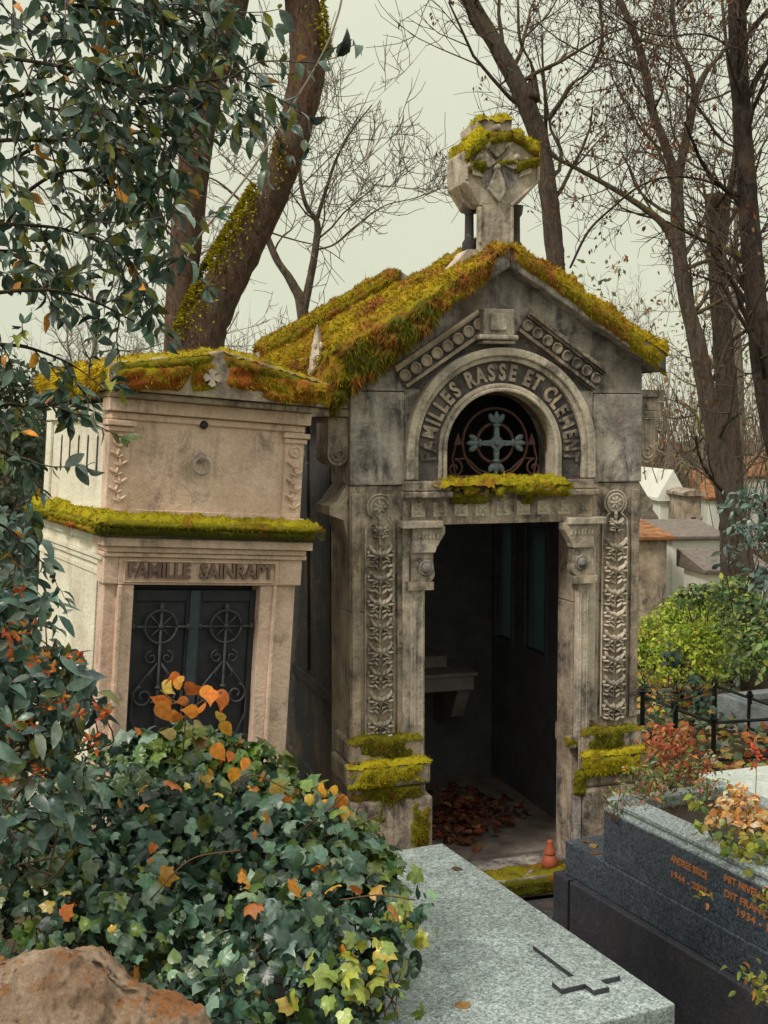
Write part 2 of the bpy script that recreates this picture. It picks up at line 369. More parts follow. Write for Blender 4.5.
def leaves(tpl, pos, tip, nrm, size, col):
    tv, tt = tpl; n = len(pos); tip = unit(tip); x = unit(np.cross(tip, nrm)); z = np.cross(x, tip)
    size = np.broadcast_to(size, (n,)); wd = 0.85 + .3 * rng.random(n); cu = .3 + 2.2 * rng.random(n)
    V = pos[:, None, :] + (tv[None, :, 0, None] * (x * (size * wd)[:, None])[:, None, :] + tv[None, :, 1, None] * (tip * size[:, None])[:, None, :]
                           + tv[None, :, 2, None] * (z * (size * cu)[:, None])[:, None, :])
    k = len(tv); T = (tt[None] + (np.arange(n) * k)[:, None, None]).reshape(-1, 3)
    C = np.repeat(col, k, axis=0)
    return V.reshape(-1, 3), T, C
def merge(lst):
    off = 0; V = []; T = []; C = []
    for v, t, c in lst: V.append(v); T.append(t + off); C.append(c); off += len(v)
    return np.concatenate(V), np.concatenate(T), np.concatenate(C)
def pick(palette, weights, n, jit=.25):
    p = np.array(palette); wt = np.array(weights, float); idx = rng.choice(len(p), n, p=wt / wt.sum())
    c = p[idx] * (1 + jit * (rng.random((n, 1)) * 2 - 1)) * (1 + .12 * (rng.random((n, 3)) * 2 - 1))
    return np.clip(c, .002, .95)
def tris_sample(V, T, n):
    a, b, c = V[T[:, 0]], V[T[:, 1]], V[T[:, 2]]; cr = np.cross(b - a, c - a); ar = np.linalg.norm(cr, axis=1)
    i = rng.choice(len(T), n, p=ar / ar.sum()); u = rng.random((n, 1)); v = rng.random((n, 1)); m = (u + v) > 1; u = np.where(m, 1 - u, u); v = np.where(m, 1 - v, v)
    return a[i] + (b[i] - a[i]) * u + (c[i] - a[i]) * v, unit(cr[i])
def blades(pos, nrm, ln, wd, droop=.5, yel=None):
    n = len(pos); rd = unit(rng.normal(size=(n, 3))); d = unit(nrm + rd * .75 + np.array([0, 0, -droop]))
    sd_ = unit(np.cross(d, rng.normal(size=(n, 3)))); l = ln * (.5 + rng.random((n, 1))); w_ = wd * (.6 + .8 * rng.random((n, 1)))
    base = pos - nrm * ln * .15
    V = np.stack([base - sd_ * w_, base + sd_ * w_, base + d * l], 1).reshape(-1, 3)
    T = np.arange(3 * n).reshape(-1, 3)
    c = np.zeros((n, 3)); c[:, 0] = rng.random(n) ** 1.3 if yel is None else np.clip(yel + .5 * (rng.random(n) - .5), 0, 1); c[:, 1] = .3 + .7 * rng.random(n)
    return V, T, np.repeat(c, 3, axis=0)
def patch(A, B, C_, D, th, nu, nv, rag=.5, seed=0, keep=0.0, edge=.12, ragtop=False):
    """ragged moss cushion over the quad A-B-C-D (A->B along u, A->D along v). Returns V, T"""
    A, B, C_, D = [np.array(p, float) for p in (A, B, C_, D)]
    nn = np.cross(B - A, D - A); nn /= np.linalg.norm(nn)
    V = np.zeros((nu + 1, nv + 1, 3)); K = np.zeros((nu + 1, nv + 1))
    for i in range(nu + 1):
        for j in range(nv + 1):
            u = i / nu; v = j / nv
            p = (A * (1 - u) + B * u) * (1 - v) + (D * (1 - u) + C_ * u) * v
            q = Vector(p * 7) + Vector((seed * 3.1, seed, 0))
            h = .5 + .75 * noise.noise(q * .8) + .5 * noise.noise(q * 3.1) + .3 * noise.noise(q * 8)
            e = min(u, 1 - u, v, 1 - v) / edge
            K[i, j] = h - keep * 2.2 - max(0, 1 - e) * rag
            V[i, j] = p + nn * (th * min(K[i, j] * 1.5, .25 + max(h, 0)) * min(1, sqrt(max(e, 0) * 1.6)) - .012 * max(0, 1 - e * 4) if K[i, j] > 0 else th * max(K[i, j] * 2, -1.2) - .004)
    idx = np.arange((nu + 1) * (nv + 1)).reshape(nu + 1, nv + 1); T = []
    for i in range(nu):
        for j in range(nv):
            if max(K[i, j], K[i + 1, j + 1], K[i + 1, j], K[i, j + 1]) < 0: continue
            T += [(idx[i, j], idx[i + 1, j], idx[i + 1, j + 1]), (idx[i, j], idx[i + 1, j + 1], idx[i, j + 1])]
    T = np.array(T, int).reshape(-1, 3); kf = K.reshape(-1); return V.reshape(-1, 3), T, (kf[T].min(axis=1) > .04 if len(T) else T)
def moss(name, mat, parent, quads, dens=9000, ln=.022, wd=.004, droop=.35, yel=None, res=.03):
    """quads: list of (A,B,C,D,thickness,opts)"""
    L_ = []
    for k, q in enumerate(quads):
        A, B, C_, D, th = q[:5]; op = q[5] if len(q) > 5 else {}
        lu = np.linalg.norm(np.subtract(B, A)); lv = np.linalg.norm(np.subtract(D, A))
        nu = max(4, int(lu / res)); nv = max(3, int(lv / res))
        V, T, ok = patch(A, B, C_, D, th, nu, nv, seed=k + op.get('seed', 0), rag=op.get('rag', .5), keep=op.get('keep', 0.), edge=op.get('edge', .12))
        if not len(T) or not ok.any(): continue
        y_ = op.get('yel', yel)
        cc = np.zeros((len(V), 3)); cc[:, 0] = .35 if y_ is None else y_ * .8; cc[:, 1] = .7; L_.append((V, T, cc))
        n = int(lu * lv * dens * op.get('d', 1)); Tk = T[ok]; n = int(n * len(Tk) / (2 * nu * nv)); p, nr = tris_sample(V, Tk, max(n, 10))
        L_.append(blades(p, nr, op.get('ln', ln), wd, op.get('droop', droop), y_))
    V, T, C_ = merge(L_); return triG(name, V, T, C_, mat, parent)
def text_tris(s, size, depth=.006, bold=0.0, align='CENTER'):
    cu = bpy.data.curves.new('inscription_curve', 'FONT'); cu.body = s; cu.size = size; cu.extrude = depth; cu.align_x = align; cu.align_y = 'CENTER'; cu.offset = bold; cu.resolution_u = 3
    cu.bevel_depth = 0
    o = bpy.data.objects.new('inscription_curve', cu); COL.objects.link(o)
    dg = bpy.context.evaluated_depsgraph_get(); me = bpy.data.meshes.new_from_object(o.evaluated_get(dg))
    v = np.array([x.co[:] for x in me.vertices]) if len(me.vertices) else np.zeros((0, 3)); f = [tuple(p.vertices) for p in me.polygons]
    bpy.data.objects.remove(o); bpy.data.curves.remove(cu); bpy.data.meshes.remove(me); return v, f
def grow(p, d, ln, r, lev, big, fine, up=.15, wig=.35, seg=5, kids=(5, 6, 5), shrink=.5, minr=.003):
    p = np.array(p, float); d = unit(np.array(d, float)); pts = [p.copy()]; ds = [d]
    for i in range(seg):
        d = unit(d + rng.normal(size=3) * wig * .5 + np.array([0, 0, up]) * .5); p = p + d * ln / seg; pts.append(p.copy()); ds.append(d)
    rad = np.linspace(r, max(r * .35, minr * .6), seg + 1)
    (big if r > .012 else fine).append((np.array(pts), rad))
    if lev <= 0: return
    nk = kids[min(lev, len(kids)) - 1]
    for k in range(nk):
        t = .25 + .75 * (k + rng.random()) / nk; i = min(int(t * seg), seg - 1); fr = t * seg - i
        q = pts[i] * (1 - fr) + pts[i + 1] * fr if fr <= 1 else pts[i + 1]; rr = rad[i]
        nd = unit(ds[i] * .75 + unit(rng.normal(size=3)) * .8)
        grow(q, nd, ln * shrink * (.7 + .6 * rng.random()), max(rr * .55, minr), lev - 1, big, fine, up, wig, max(3, seg - 1), kids, shrink, minr)
def tubes(name, lst, mat, parent, sides):
    g = G()
    for p, r in lst: g.tube(p, r, sides, cap=False)
    return g.build(name, mat, parent, smooth=True)
def smoothline(pts, n=6):
    """catmull-rom through rows [x,y,z,r]"""
    P_ = np.array(pts, float); P_ = np.vstack([2 * P_[0] - P_[1], P_, 2 * P_[-1] - P_[-2]]); out_ = []
    for i in range(1, len(P_) - 2):
        for t in np.linspace(0, 1, n, endpoint=False):
            a, b, c, d = P_[i - 1:i + 3]; out_.append(.5 * ((2 * b) + (-a + c) * t + (2 * a - 5 * b + 4 * c - d) * t * t + (-a + 3 * b - 3 * c + d) * t ** 3))
    out_.append(P_[-2]); return np.array(out_)
def pxline(rows, n=6):
    """rows (px, py, depth, width in px) -> points, radii"""
    q = [list(aty(a, b, y)) + [w_ / 2 * y / F] for a, b, y, w_ in rows]; s_ = smoothline(q, n); return s_[:, :3], s_[:, 3]
GZ = -0.2                                   # ground level around the tombs
# ================================================================== the open chapel
o_ = aty(350, 600, 6.7); o_[2] = 0
A_ = Frame(o_, 17.3); P = A_.P
root = empty('mausoleum', A_.M(), 'large open grey mausoleum with a mossy gable roof, stone cross and arched grille', 'mausoleum')
W_ = 1.84; cx = .918
def bp(g, x0, y0, x1, y1, n0, n1, fr=A_):
    a, zt = fr.P(x0, y0, n1); b, zb = fr.P(x1, y1, n1); return g.box(a, b, -n1, -n0, zb, zt)
def rz(x, off=0): return 3.60 + off - .575 * abs(x - cx)
ac = (cx - .01, P(496, 450)[1]); sp = P(496, 479)[1]
zl = P(496, 519)[1]                          # soffit of the lintel
zj = P(378, 486)[1]
xl, xr = P(424, 700)[0], 2 * cx - P(424, 700)[0]
# piers
g = G(); zq = P(378, 612)[1]; g.box(0, xl, 0, .2, GZ, zq); g.box(xr, W_, 0, .2, GZ, zq); g.box(0, xl, 0.002, .2, zq + .004, zj); g.box(xr, W_, 0.002, .2, zq + .004, zj); g.box(xl, xr, 0, .2, zl, zj)
g.box(.0, .2, .2, .42, GZ, zj); g.box(W_ - .2, W_, .2, .42, GZ, zj)
g.build('front_wall', M['grey'], root, .006)
# gable: side blocks and pierced centre piece
zc = P(496, 392)[1]
hole = [(ac[0] + .345 * cos(a), ac[1] + .345 * sin(a)) for a in np.linspace(0, pi, 30)] + [(ac[0] - .345, sp + .002), (ac[0] + .345, sp + .002)]
jl_, jr_ = P(404, 440)[0], 2 * cx - P(404, 440)[0]
g = G(); g.prism([(jl_ + .003, zj + .003), (jr_ - .003, zj + .003), (jr_ - .003, zc), (W_, zc), (W_, rz(W_)), (cx, rz(cx)), (0, rz(0)), (0, zc), (jl_ + .003, zc)], 0, .2, [hole])
g.build('gable', M['soot'], root, .005)
G().box(0, jl_, -.012, .42, zj + .004, zc - .005).build('gable_block', M['soot'], root, .008); G().box(jr_, W_, -.012, .42, zj + .004, zc - .005).build('gable_block', M['soot'], root, .008)
# side walls, back wall, floor
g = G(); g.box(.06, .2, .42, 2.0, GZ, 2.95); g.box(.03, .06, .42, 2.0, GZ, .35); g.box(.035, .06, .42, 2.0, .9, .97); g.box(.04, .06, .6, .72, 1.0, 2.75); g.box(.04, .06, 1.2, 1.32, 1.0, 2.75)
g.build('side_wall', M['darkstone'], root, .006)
s = lambda px, py: A_.S(px, py, 1.64)
w1 = [s(511, 528), s(499, 640)]; w2 = [s(545, 532), s(526, 643)]
ylo1, yhi1 = min(w1[0][0], w1[1][0]), max(w1[0][0], w1[1][0]); ylo2, yhi2 = min(w2[0][0], w2[1][0]), max(w2[0][0], w2[1][0])
ylo1 -= .04; yhi1 += .05; ylo2 -= .03; g = G(); wt, wb = A_.S(535, 527, 1.64)[1], A_.S(515, 643, 1.64)[1]; print('win', ylo1, yhi1, ylo2, yhi2, wt, wb)
g.prism([(.2, GZ), (2.0, GZ), (2.0, 2.95), (.2, 2.95)], 1.64, 1.78, [[(ylo1, wb), (yhi1, wb), (yhi1, wt), (ylo1, wt)], [(ylo2, wb), (yhi2, wb), (yhi2, wt), (ylo2, wt)]], axis='x')
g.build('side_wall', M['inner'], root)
for a, b in ((ylo1, yhi1), (ylo2, yhi2)):
    f_ = G().box(1.625, 1.66, a - .03, a, wb - .03, wt + .03).box(1.625, 1.66, b, b + .03, wb - .03, wt + .03).box(1.625, 1.66, a, b, wb - .03, wb).box(1.625, 1.66, a, b, wt, wt + .03).build('window', M['inner'], root)
    G().box(1.685, 1.69, a, b, wb, wt).build('pane', M['glass'], f_)
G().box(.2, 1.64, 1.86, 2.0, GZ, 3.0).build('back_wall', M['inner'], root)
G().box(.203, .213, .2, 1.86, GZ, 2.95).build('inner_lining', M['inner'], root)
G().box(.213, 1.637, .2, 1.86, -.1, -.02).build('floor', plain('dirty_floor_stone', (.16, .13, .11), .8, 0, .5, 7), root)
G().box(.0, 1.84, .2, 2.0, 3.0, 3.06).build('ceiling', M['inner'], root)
# altar shelf with its bracket
ax_, az_ = P(478, 672, -1.30); bx_ = P(452, 660, -1.4)[0]; print('altar', ax_, az_, bx_)
G().box(.22, ax_ - .02, 1.32, 1.86, az_ - .13, az_ - .03).box(.22, ax_, 1.30, 1.86, az_ - .028, az_).box(.22, bx_, 1.5, 1.85, az_ + .005, az_ + .09).build('altar', plain('dusty_stone', (.20, .17, .165), .9, 0, .3, 7), root, .006)
G().prism([(1.36, az_ - .134), (1.4, az_ - .22), (1.5, az_ - .36), (1.86, az_ - .48), (1.86, az_ - .134)], ax_ - .13, ax_ - .03, axis='x').build('altar_bracket', plain('dusty_stone_bracket', (.20, .165, .16), .9, 0, .3, 7), root, .01)
# threshold
thr = G().box(xl - .02, xr + .02, -.16, .2, -.16, -.035).build('threshold', M['soot'], root, .012)
moss('threshold_moss', M['moss3'], thr, [((xl + .1, -.16, -.035), (xr + .02, -.16, -.035), (xr + .02, .02, -.034), (xl + .1, .02, -.034), .02, dict(yel=.35, keep=.08)), ((xl, -.163, -.15), (xr, -.163, -.15), (xr, -.163, -.04), (xl, -.163, -.04), .012, dict(yel=.1, keep=.1))], 14000, .012, .003, .3, res=.02)
G().box(xl - .1, xr + .3, -.42, -.16, GZ - .2, -.17).build('step', M['darkstone'], root, .012)
# lintel frieze of square flowers
g = G(); bp(g, 403, 496, 592, 521, 0, .022); bp(g, 402, 493, 594, 497, 0, .035)
g.build('lintel', M['grey'], root, .004)
g = G(); z0, z1 = P(496, 515)[1], P(496, 501)[1]
for k in range(9):
    x = P(403 + 14, 508)[0] + (P(582, 508)[0] - P(417, 508)[0]) * k / 8; zc_ = (z0 + z1) / 2; h = (z1 - z0) / 2
    g = G(); g.box(x - h, x + h, -.026, -.0225, z0, z1)
    for q in range(4):
        a = pi / 4 + q * pi / 2; g.ellip((x + h * .45 * cos(a), -.027, zc_ + h * .45 * sin(a)), (.019, .009, .012), a)
    g.ellip((x, -.03, zc_), (.01, .008, .01)); g.build('carved_flower', M['pale'], root)
# arch mouldings
g = G()
g.ring(ac, .545, .592, -.075, 0, zlow=sp).ring(ac, .515, .548, -.052, .0, zlow=sp).ring(ac, .340, .362, -.05, .10, zlow=sp).ring(ac, .362, .388, -.035, .0, zlow=sp)
g.build('arch_moulding', M['pale'], root, .008)
G().ring(ac, .384, .516, -.018, 0, zlow=sp).build('arch_band', M['black'], root)
g = G()
for sgn in (-1, 1):
    g = G(); xa, xb = ac[0] + sgn * .60, ac[0] + sgn * .33; g.box(xa, xb, -.085, .0, sp - .062, sp - .004); g.box(xa + sgn * .008, xb - sgn * .01, -.1, .0, sp - .10, sp - .064); g.build('impost_block', M['grey'], root, .008)
# lettering round the arch
g = G(); s_ = "FAMILLES RASSE ET CLEMENT"; R = .447
adv = []
wid = {'I': .45, 'M': 1.25, ' ': .55, 'L': .85, 'E': .9, 'F': .9, 'T': .92}
tot = sum(wid.get(c, 1) for c in s_); a0, a1 = radians(189), radians(-9); acc = 0
for c in s_:
    wd = wid.get(c, 1); t = (acc + wd / 2) / tot; acc += wd
    if c == ' ': continue
    a = a0 + (a1 - a0) * t; v, f = text_tris(c, .128, .009, .005)
    v = v * np.array([.70, 1, 1])
    th = a - pi / 2; x = v[:, 0] * cos(th) - v[:, 1] * sin(th); z = v[:, 0] * sin(th) + v[:, 1] * cos(th)
    g.add(np.stack([ac[0] + R * cos(a) + x, -.0245 - v[:, 2], ac[1] + R * sin(a) + z], 1), f)
g.build('inscription', M['grey'], root)
# raking frieze with discs
def slab2(g, p, q, w0, w1, y0, y1):
    """bar along p->q in x-z, between offsets w0 and w1 across it"""
    p = np.array(p); q = np.array(q); d = (q - p) / np.linalg.norm(q - p); n_ = np.array([-d[1], d[0]])
    if n_[1] < 0: n_ = -n_
    g.prism([tuple(p + n_ * w0), tuple(q + n_ * w0), tuple(q + n_ * w1), tuple(p + n_ * w1)], y0, y1)
ga, gd, gb = G(), G(), G()
pa = P(404, 386); pb = P(486, 329)
for mir in (0, 1):
    p = pa if not mir else (2 * cx - pa[0], pa[1]); q = pb if not mir else (2 * cx - pb[0], pb[1])
    slab2(ga, p, q, -.012, .006, -.045, 0); slab2(ga, p, q, .108, .128, -.05, 0); slab2(gb, p, q, .006, .108, -.012, 0)
    slab2(ga, p, q, .094, .108, -.03, 0)
    for k in range(8):
        t = .05 + k * .128; d = (np.array(q) - np.array(p)); c_ = np.array(p) + d * t; n_ = np.array([-d[1], d[0]]) / np.linalg.norm(d); n_ = n_ if n_[1] > 0 else -n_; c_ = c_ + n_ * .05
        gd = G(); gd.lathe([(.030, -.0126), (.036, -.02), (.034, -.032), (.026, -.036), (.024, -.03), (.003, -.028)], (c_[0], 0, c_[1]), 16, 'y'); gd.build('frieze_disc', M['grey'], root, smooth=True)
    slab2(ga, (p[0], p[1]), (p[0], p[1] + .001), 0, .01, -.045, 0)
ga.build('raking_moulding', M['grey'], root, .004); gb.build('raking_band', M['black'], root)
G().prism([(jl_ + .03, pa[1] - .015), (pa[0] + .004, pa[1] - .02), (pb[0], pb[1] - .02), (2 * cx - pb[0], pb[1] - .02), (2 * cx - pa[0] - .004, pa[1] - .02), (jr_ - .03, pa[1] - .015)] , -.004, 0).build('spandrel', M['black'], root)
g = G(); bp(g, 484, 308, 515, 336, 0, .09); bp(g, 491, 313, 508, 331, .09, .11); bp(g, 480, 334, 519, 340, 0, .12); bp(g, 483, 340, 516, 344, 0, .10)
g.build('keystone', M['pale'], root, .01)
# window grille
gr = G(); wc = P(495, 443, -.08); y = .08
def circ(c, r, n=40, a0=0, a1=2 * pi): return [(c[0] + r * cos(a), y, c[1] + r * sin(a)) for a in np.linspace(a0, a1, n)]
def spiral(c, r, turns, a0, sg=1, n=26): return [(c[0] + r * (1 - .8 * t) * cos(a0 + sg * turns * 2 * pi * t), y, c[1] + r * (1 - .8 * t) * sin(a0 + sg * turns * 2 * pi * t)) for t in np.linspace(0, 1, n)]
gr.tube(circ(ac, .332, 40, 0, pi), .009); gr.tube([(ac[0] - .335, y, sp + .012), (ac[0] + .335, y, sp + .012)], .011)
gr.tube(circ(wc, .205), .008); gr.tube(circ(wc, .115), .010)
for sg in (-1, 1):
    gr.tube(spiral((wc[0] + sg * .255, sp + .06), .055, 1.3, pi / 2 if sg > 0 else pi / 2, sg), .006)
    gr.tube([(wc[0], y, sp + .02), (wc[0] + sg * .1, y, sp + .05), (wc[0] + sg * .18, y, sp + .12), (wc[0] + sg * .255, y, sp + .115)], .006)
    gr.tube([(wc[0] + sg * .25, y, sp + .02), (wc[0] + sg * .27, y, sp + .12), (wc[0] + sg * .235, y, sp + .25)], .006)
    gr.prism([(wc[0] + sg * .235 - .025, sp + .2), (wc[0] + sg * .235 + .025, sp + .2), (wc[0] + sg * .235, sp + .27)], y - .006, y + .006)
grille = gr.build('window_grille', M['rust'], root, smooth=False)
g = G()
for k in range(4):
    a = k * pi / 2; ca, sa = cos(a), sin(a)
    R2 = lambda u, v: (wc[0] + u * ca - v * sa, wc[1] + u * sa + v * ca)
    g.prism([R2(.03, -.018), R2(.10, -.013), R2(.10, .013), R2(.03, .018)], y - .03, y - .008)
    for v_, tl, an in ((0, .075, 0), (.03, .055, .55), (-.03, .055, -.55)):
        c_ = R2(.145, v_ * 1.0); g.ellip((c_[0], y - .02, c_[1]), (tl * .62, .012, .018), a + an)
    c_ = R2(.105, 0); g.ellip((c_[0], y - .024, c_[1]), (.014, .014, .026), a)
g.prism([(wc[0] + .055 * cos(a), wc[1] + .055 * sin(a)) for a in (0, pi / 2, pi, 3 * pi / 2)], y - .034, y - .009)
g.ellip((wc[0], y - .036, wc[1]), (.022, .012, .022))
g.build('grille_cross', M['zinc'], grille, .003)
# pilasters of the doorway with console capitals (drawn left, mirrored right)
def mirror(g, name, mat, bev=.005, smooth=False):
    for k in (0, 1):
        h = G()
        for v, c in zip(g.v, g.c):
            pass
        v = np.concatenate(g.v).copy()
        if k: v[:, 0] = 2 * cx - v[:, 0]
        h.add(v, g.f); h.build(name, mat, root, bev, smooth)
g = G(); bp(g, 411, 590, 424.5, 760, 0, .05); bp(g, 403, 524, 411.5, 735, 0, .03); xp0, xp1 = P(412, 600, .05)[0], P(424.5, 600, .05)[0]; g.box(xp0 + .012, xp0 + .022, -.058, -.05, GZ, zl - .42); g.box(xp1 - .02, xp1 - .008, -.058, -.05, GZ, zl - .42); mirror(g, 'pilaster', M['pale'], .004)
g = G(); bp(g, 403, 522, 444, 528, .0, .11)
xa, za = P(411, 530, .05); xb, zb = P(440, 545, .05); g.prism([(xa, za + .02), (xb + .02, za + .02), (xb + .02, za - .02), (xb - .03, zb - .01), (xb - .04, zb - .04), (xa, zb - .04)], -.085, 0)
for k in range(7): g.box(xa + .01 + k * .022, xa + .022 + k * .022, -.093, -.08, za - .052, za - .022)
mirror(g, 'capital', M['pale'])
g = G(); xa, za = P(411, 552, .07); xb, zb = P(433, 583, .07)
pr = [(xa, za), (xb, za), (xb, za - .1)] + [(xb - .035 + .045 * cos(t), zb + .055 + .05 * sin(t)) for t in np.linspace(.3, -pi / 2, 8)] + [(xa, zb + .004)]
g.prism(pr, -.075, 0); bp(g, 409, 583, 434, 590, 0, .085)
mirror(g, 'console', M['grey'])
g = G(); c_ = P(426, 568, .08); g.lathe([(.012, -.075), (.042, -.078), (.047, -.086), (.040, -.092), (.03, -.086)], (c_[0], 0, c_[1]), 20, 'y'); g.ellip((c_[0], -.09, c_[1]), (.03, .022, .03), 0, 14, 8)
mirror(g, 'console_ball', M['soot'], 0, True)
# carved garland panels
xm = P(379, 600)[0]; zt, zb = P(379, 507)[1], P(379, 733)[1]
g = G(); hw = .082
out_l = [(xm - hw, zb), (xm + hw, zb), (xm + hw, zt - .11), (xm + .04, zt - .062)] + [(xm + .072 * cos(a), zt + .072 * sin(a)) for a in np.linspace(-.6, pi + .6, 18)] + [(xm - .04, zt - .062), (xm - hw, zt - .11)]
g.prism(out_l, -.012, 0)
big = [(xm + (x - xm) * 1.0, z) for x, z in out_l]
mirror(g, 'carved_panel', M['grey'], .004)  # kept darker than the garland as painted shade for its undercuts
g = G()
for k in range(len(out_l)):   # raised fillet round the panel
    pass
g.tube([(x, -.013, z) for x, z in out_l] + [(out_l[0][0], -.013, out_l[0][1])], .007, 5)
g.lathe([(.058, -.012), (.060, -.02), (.050, -.024), (.046, -.016)], (xm, 0, zt), 20, 'y')
for k in range(7):
    a = k * 2 * pi / 7; g.ellip((xm + .024 * cos(a), -.018, zt + .024 * sin(a)), (.020, .012, .010), a)
g.ellip((xm, -.024, zt), (.011, .01, .011))
nU = 9; top = zt - .135
for k in range(nU):
    z = top - (top - zb - .05) * k / (nU - 1)
    g.ellip((xm, -.022, z), (.014, .02, .030)); g.tube([(xm, -.016, z + .04), (xm, -.02, z - .08)], .006, 5)
    sc = .62 if k == 0 else .95 + .1 * rng.random(); z = z + .006 * rng.normal()
    for sg in (-1, 1):
        for (dx, dz, rx, rr, an, yy) in ((.040, .022, .040, .013, .75, -.026), (.053, .0, .026, .012, .1, -.024), (.030, -.012, .030, .010, -.5, -.02), (.058, .045, .018, .010, 1.2, -.026), (.022, -.036, .018, .008, .5, -.017), (.045, -.034, .016, .008, -.3, -.016), (.026, -.062, .026, .010, .8, -.018), (.055, -.058, .020, .010, .2, -.018), (.014, .012, .02, .009, 1.1, -.03), (.068, .02, .012, .010, -.9, -.018)):
            g.ellip((xm + sg * dx * sc, yy - .008, z + dz * sc), (rx * sc, .022, rr * .85), sg * an if sg > 0 else pi - an, 7, 4)
for k in range(3): g.ellip((xm, -.02, top + .05 + k * .008), (.012, .012, .02))
mirror(g, 'garland', M['pale'], 0, False)
# pilaster strips either side of the panels
g = G(); bp(g, 352, 494, 361, 738, 0, .014); bp(g, 397.5, 522, 402.5, 738, 0, .016); mirror(g, 'pilaster_strip', M['grey'], .004)
# base mouldings with moss
zt_, z1_, z2_, z3_ = P(380, 738)[1], P(380, 760)[1], P(380, 783)[1], P(380, 795)[1]
g = G(); g.box(-.02, xl - .03, -.06, .3, z1_, zt_)
g.box(-.04, xl + .01, -.10, .3, z2_, z1_ - .004); g.box(-.02, xl - .01, -.075, .3, z3_, z2_ - .004); g.box(-.035, xl + .025, -.095, .3, GZ - .05, z3_ - .004)
g.build('pier_base', M['grey'], root, .018)
XR = P(583, 745, .1)[0]; dz = -.055
g = G(); g.box(XR, W_ + .01, -.06, .3, z1_ + dz, zt_ + dz); g.box(XR + .02, W_ + .03, -.09, .3, z2_ + dz + .03, z1_ - .004 + dz); g.box(XR + .03, W_ + .012, -.07, .3, z3_ + dz, z2_ - .004 + dz + .03); g.box(XR + .02, W_ + .02, -.085, .3, GZ - .05, z3_ - .004 + dz)
g.build('pier_base', M['grey'], root, .018)
G().box(XR - .075, XR - .01, -.05, 0, z1_ - .02, zt_ - .07).prism([(XR - .03, GZ), (XR + .018, GZ), (XR + .018, .50), (XR - .005, .52), (XR - .03, .38)], -.06, .0).build('broken_plinth', M['soot'], root, .02)
for mir in (0, 1):
    X = (lambda x: x) if not mir else (lambda x: 2 * cx - x)
    def quad(x0, x1, ya, yb, za, zb_, th, **op):
        x0, x1 = sorted((X(x0), X(x1))); return ((x0, ya, za), (x1, ya, za), (x1, yb, zb_), (x0, yb, zb_), th, op)
    q = [quad(-.03, xl - .02, -.062, -.062, z1_, zt_ + .03, .018, yel=.1, keep=.14, rag=.8, edge=.25), quad(-.03, xl - .02, -.07, -.0, zt_, zt_ + .01, .02, yel=.3),
         quad(-.045, xl + .01, -.103, -.103, z2_, z1_, .02, yel=.6, keep=.03, rag=.7, edge=.2), quad(-.045, xl + .01, -.11, -.04, z1_, z1_ + .012, .02, yel=.85), quad(-.02, xl, -.08, -.08, z3_ - .05, z2_, .02, yel=.15, keep=.12)]
    if mir: q = [tuple(tuple(np.array(pp) * [1, .93, 1] + [.0, 0, dz]) for pp in qq[:4]) + qq[4:] for qq in q]; q = [((XR, *a[1:]), b, c_, (XR, *d_[1:]), th, op) for (a, b, c_, d_, th, op) in q[:4]]
    if not mir: q += [quad(xl - .13, xl + .02, -.10, -.10, z3_ - .42, z3_, .018, yel=.25, keep=.10, rag=1, edge=.35), quad(.0, xl - .1, -.098, -.098, z3_ - .14, z3_, .012, yel=.1, keep=.4, rag=.8),
                      quad(0, xl, -.005, -.005, zt_, zt_ + .07, .012, yel=.2, keep=.25)]
    else: q += [((XR - .045, -.065, .40), (XR + .03, -.09, .40), (XR + .03, -.09, .56), (XR - .03, -.065, .55), .02, dict(yel=.25, keep=-.1)), ((XR - .085, -.055, z1_), (XR, -.055, z1_), (XR, -.03, zt_ - .065), (XR - .085, -.03, zt_ - .065), .02, dict(yel=.3, keep=-.1))]
    moss('base_moss', M['moss3'], root, q, 22000, .021, .003, .6, res=.014)
moss('sill_moss', M['moss3'], root, [((P(424, 490)[0], -.11, sp - .10), (P(567, 490)[0], -.11, sp - .10), (P(567, 490)[0], -.09, sp - .01), (P(424, 490)[0], -.09, sp - .01), .035, dict(yel=.35, keep=.10, edge=.3)),
     ((P(428, 490)[0], -.12, sp - .02), (P(563, 490)[0], -.12, sp - .02), (P(563, 490)[0], .03, sp - .0), (P(428, 490)[0], .03, sp - .0), .035, dict(yel=.75, edge=.2)),
     ((P(447, 500)[0], -.04, sp - .14), (P(535, 500)[0], -.04, sp - .16), (P(535, 500)[0], -.07, sp - .08), (P(447, 500)[0], -.07, sp - .08), .02, dict(yel=.2, keep=.25))], 20000, .014, .003, .5, res=.013)
# shoulders, side consoles and capitals at the corners
def wing(g):
    g.box(-.16, .0, -.0, .34, 2.80, 2.845); g.box(-.135, .0, .015, .33, 2.72, 2.80); g.box(-.145, .0, .01, .33, 2.675, 2.715)
    pr = [(0, 2.67), (-.115, 2.67), (-.12, 2.48)] + [(-.06 + .062 * cos(t), 2.46 + .062 * sin(t)) for t in np.linspace(pi, 2 * pi - .5, 10)] + [(0, 2.45)]
    g.prism(pr, .03, .3)
    g.prism([(0, 2.30), (-.075, 2.19), (-.11, 2.17), (-.11, 2.12), (-.03, 2.09), (0, 1.95)], .03, .36)
    g.box(-.16, 0, .34, 2.0, 2.80, 2.95)
g = G(); wing(g); mirror(g, 'corner_console', M['grey'], .008)
g = G(); g.tube([(-.06 + .045 * (1 - .75 * t) * cos(2 + 9 * t), .027, 2.463 + .045 * (1 - .75 * t) * sin(2 + 9 * t)) for t in np.linspace(0, 1, 24)], .008, 6); mirror(g, 'scroll', M['grey'], 0, True)
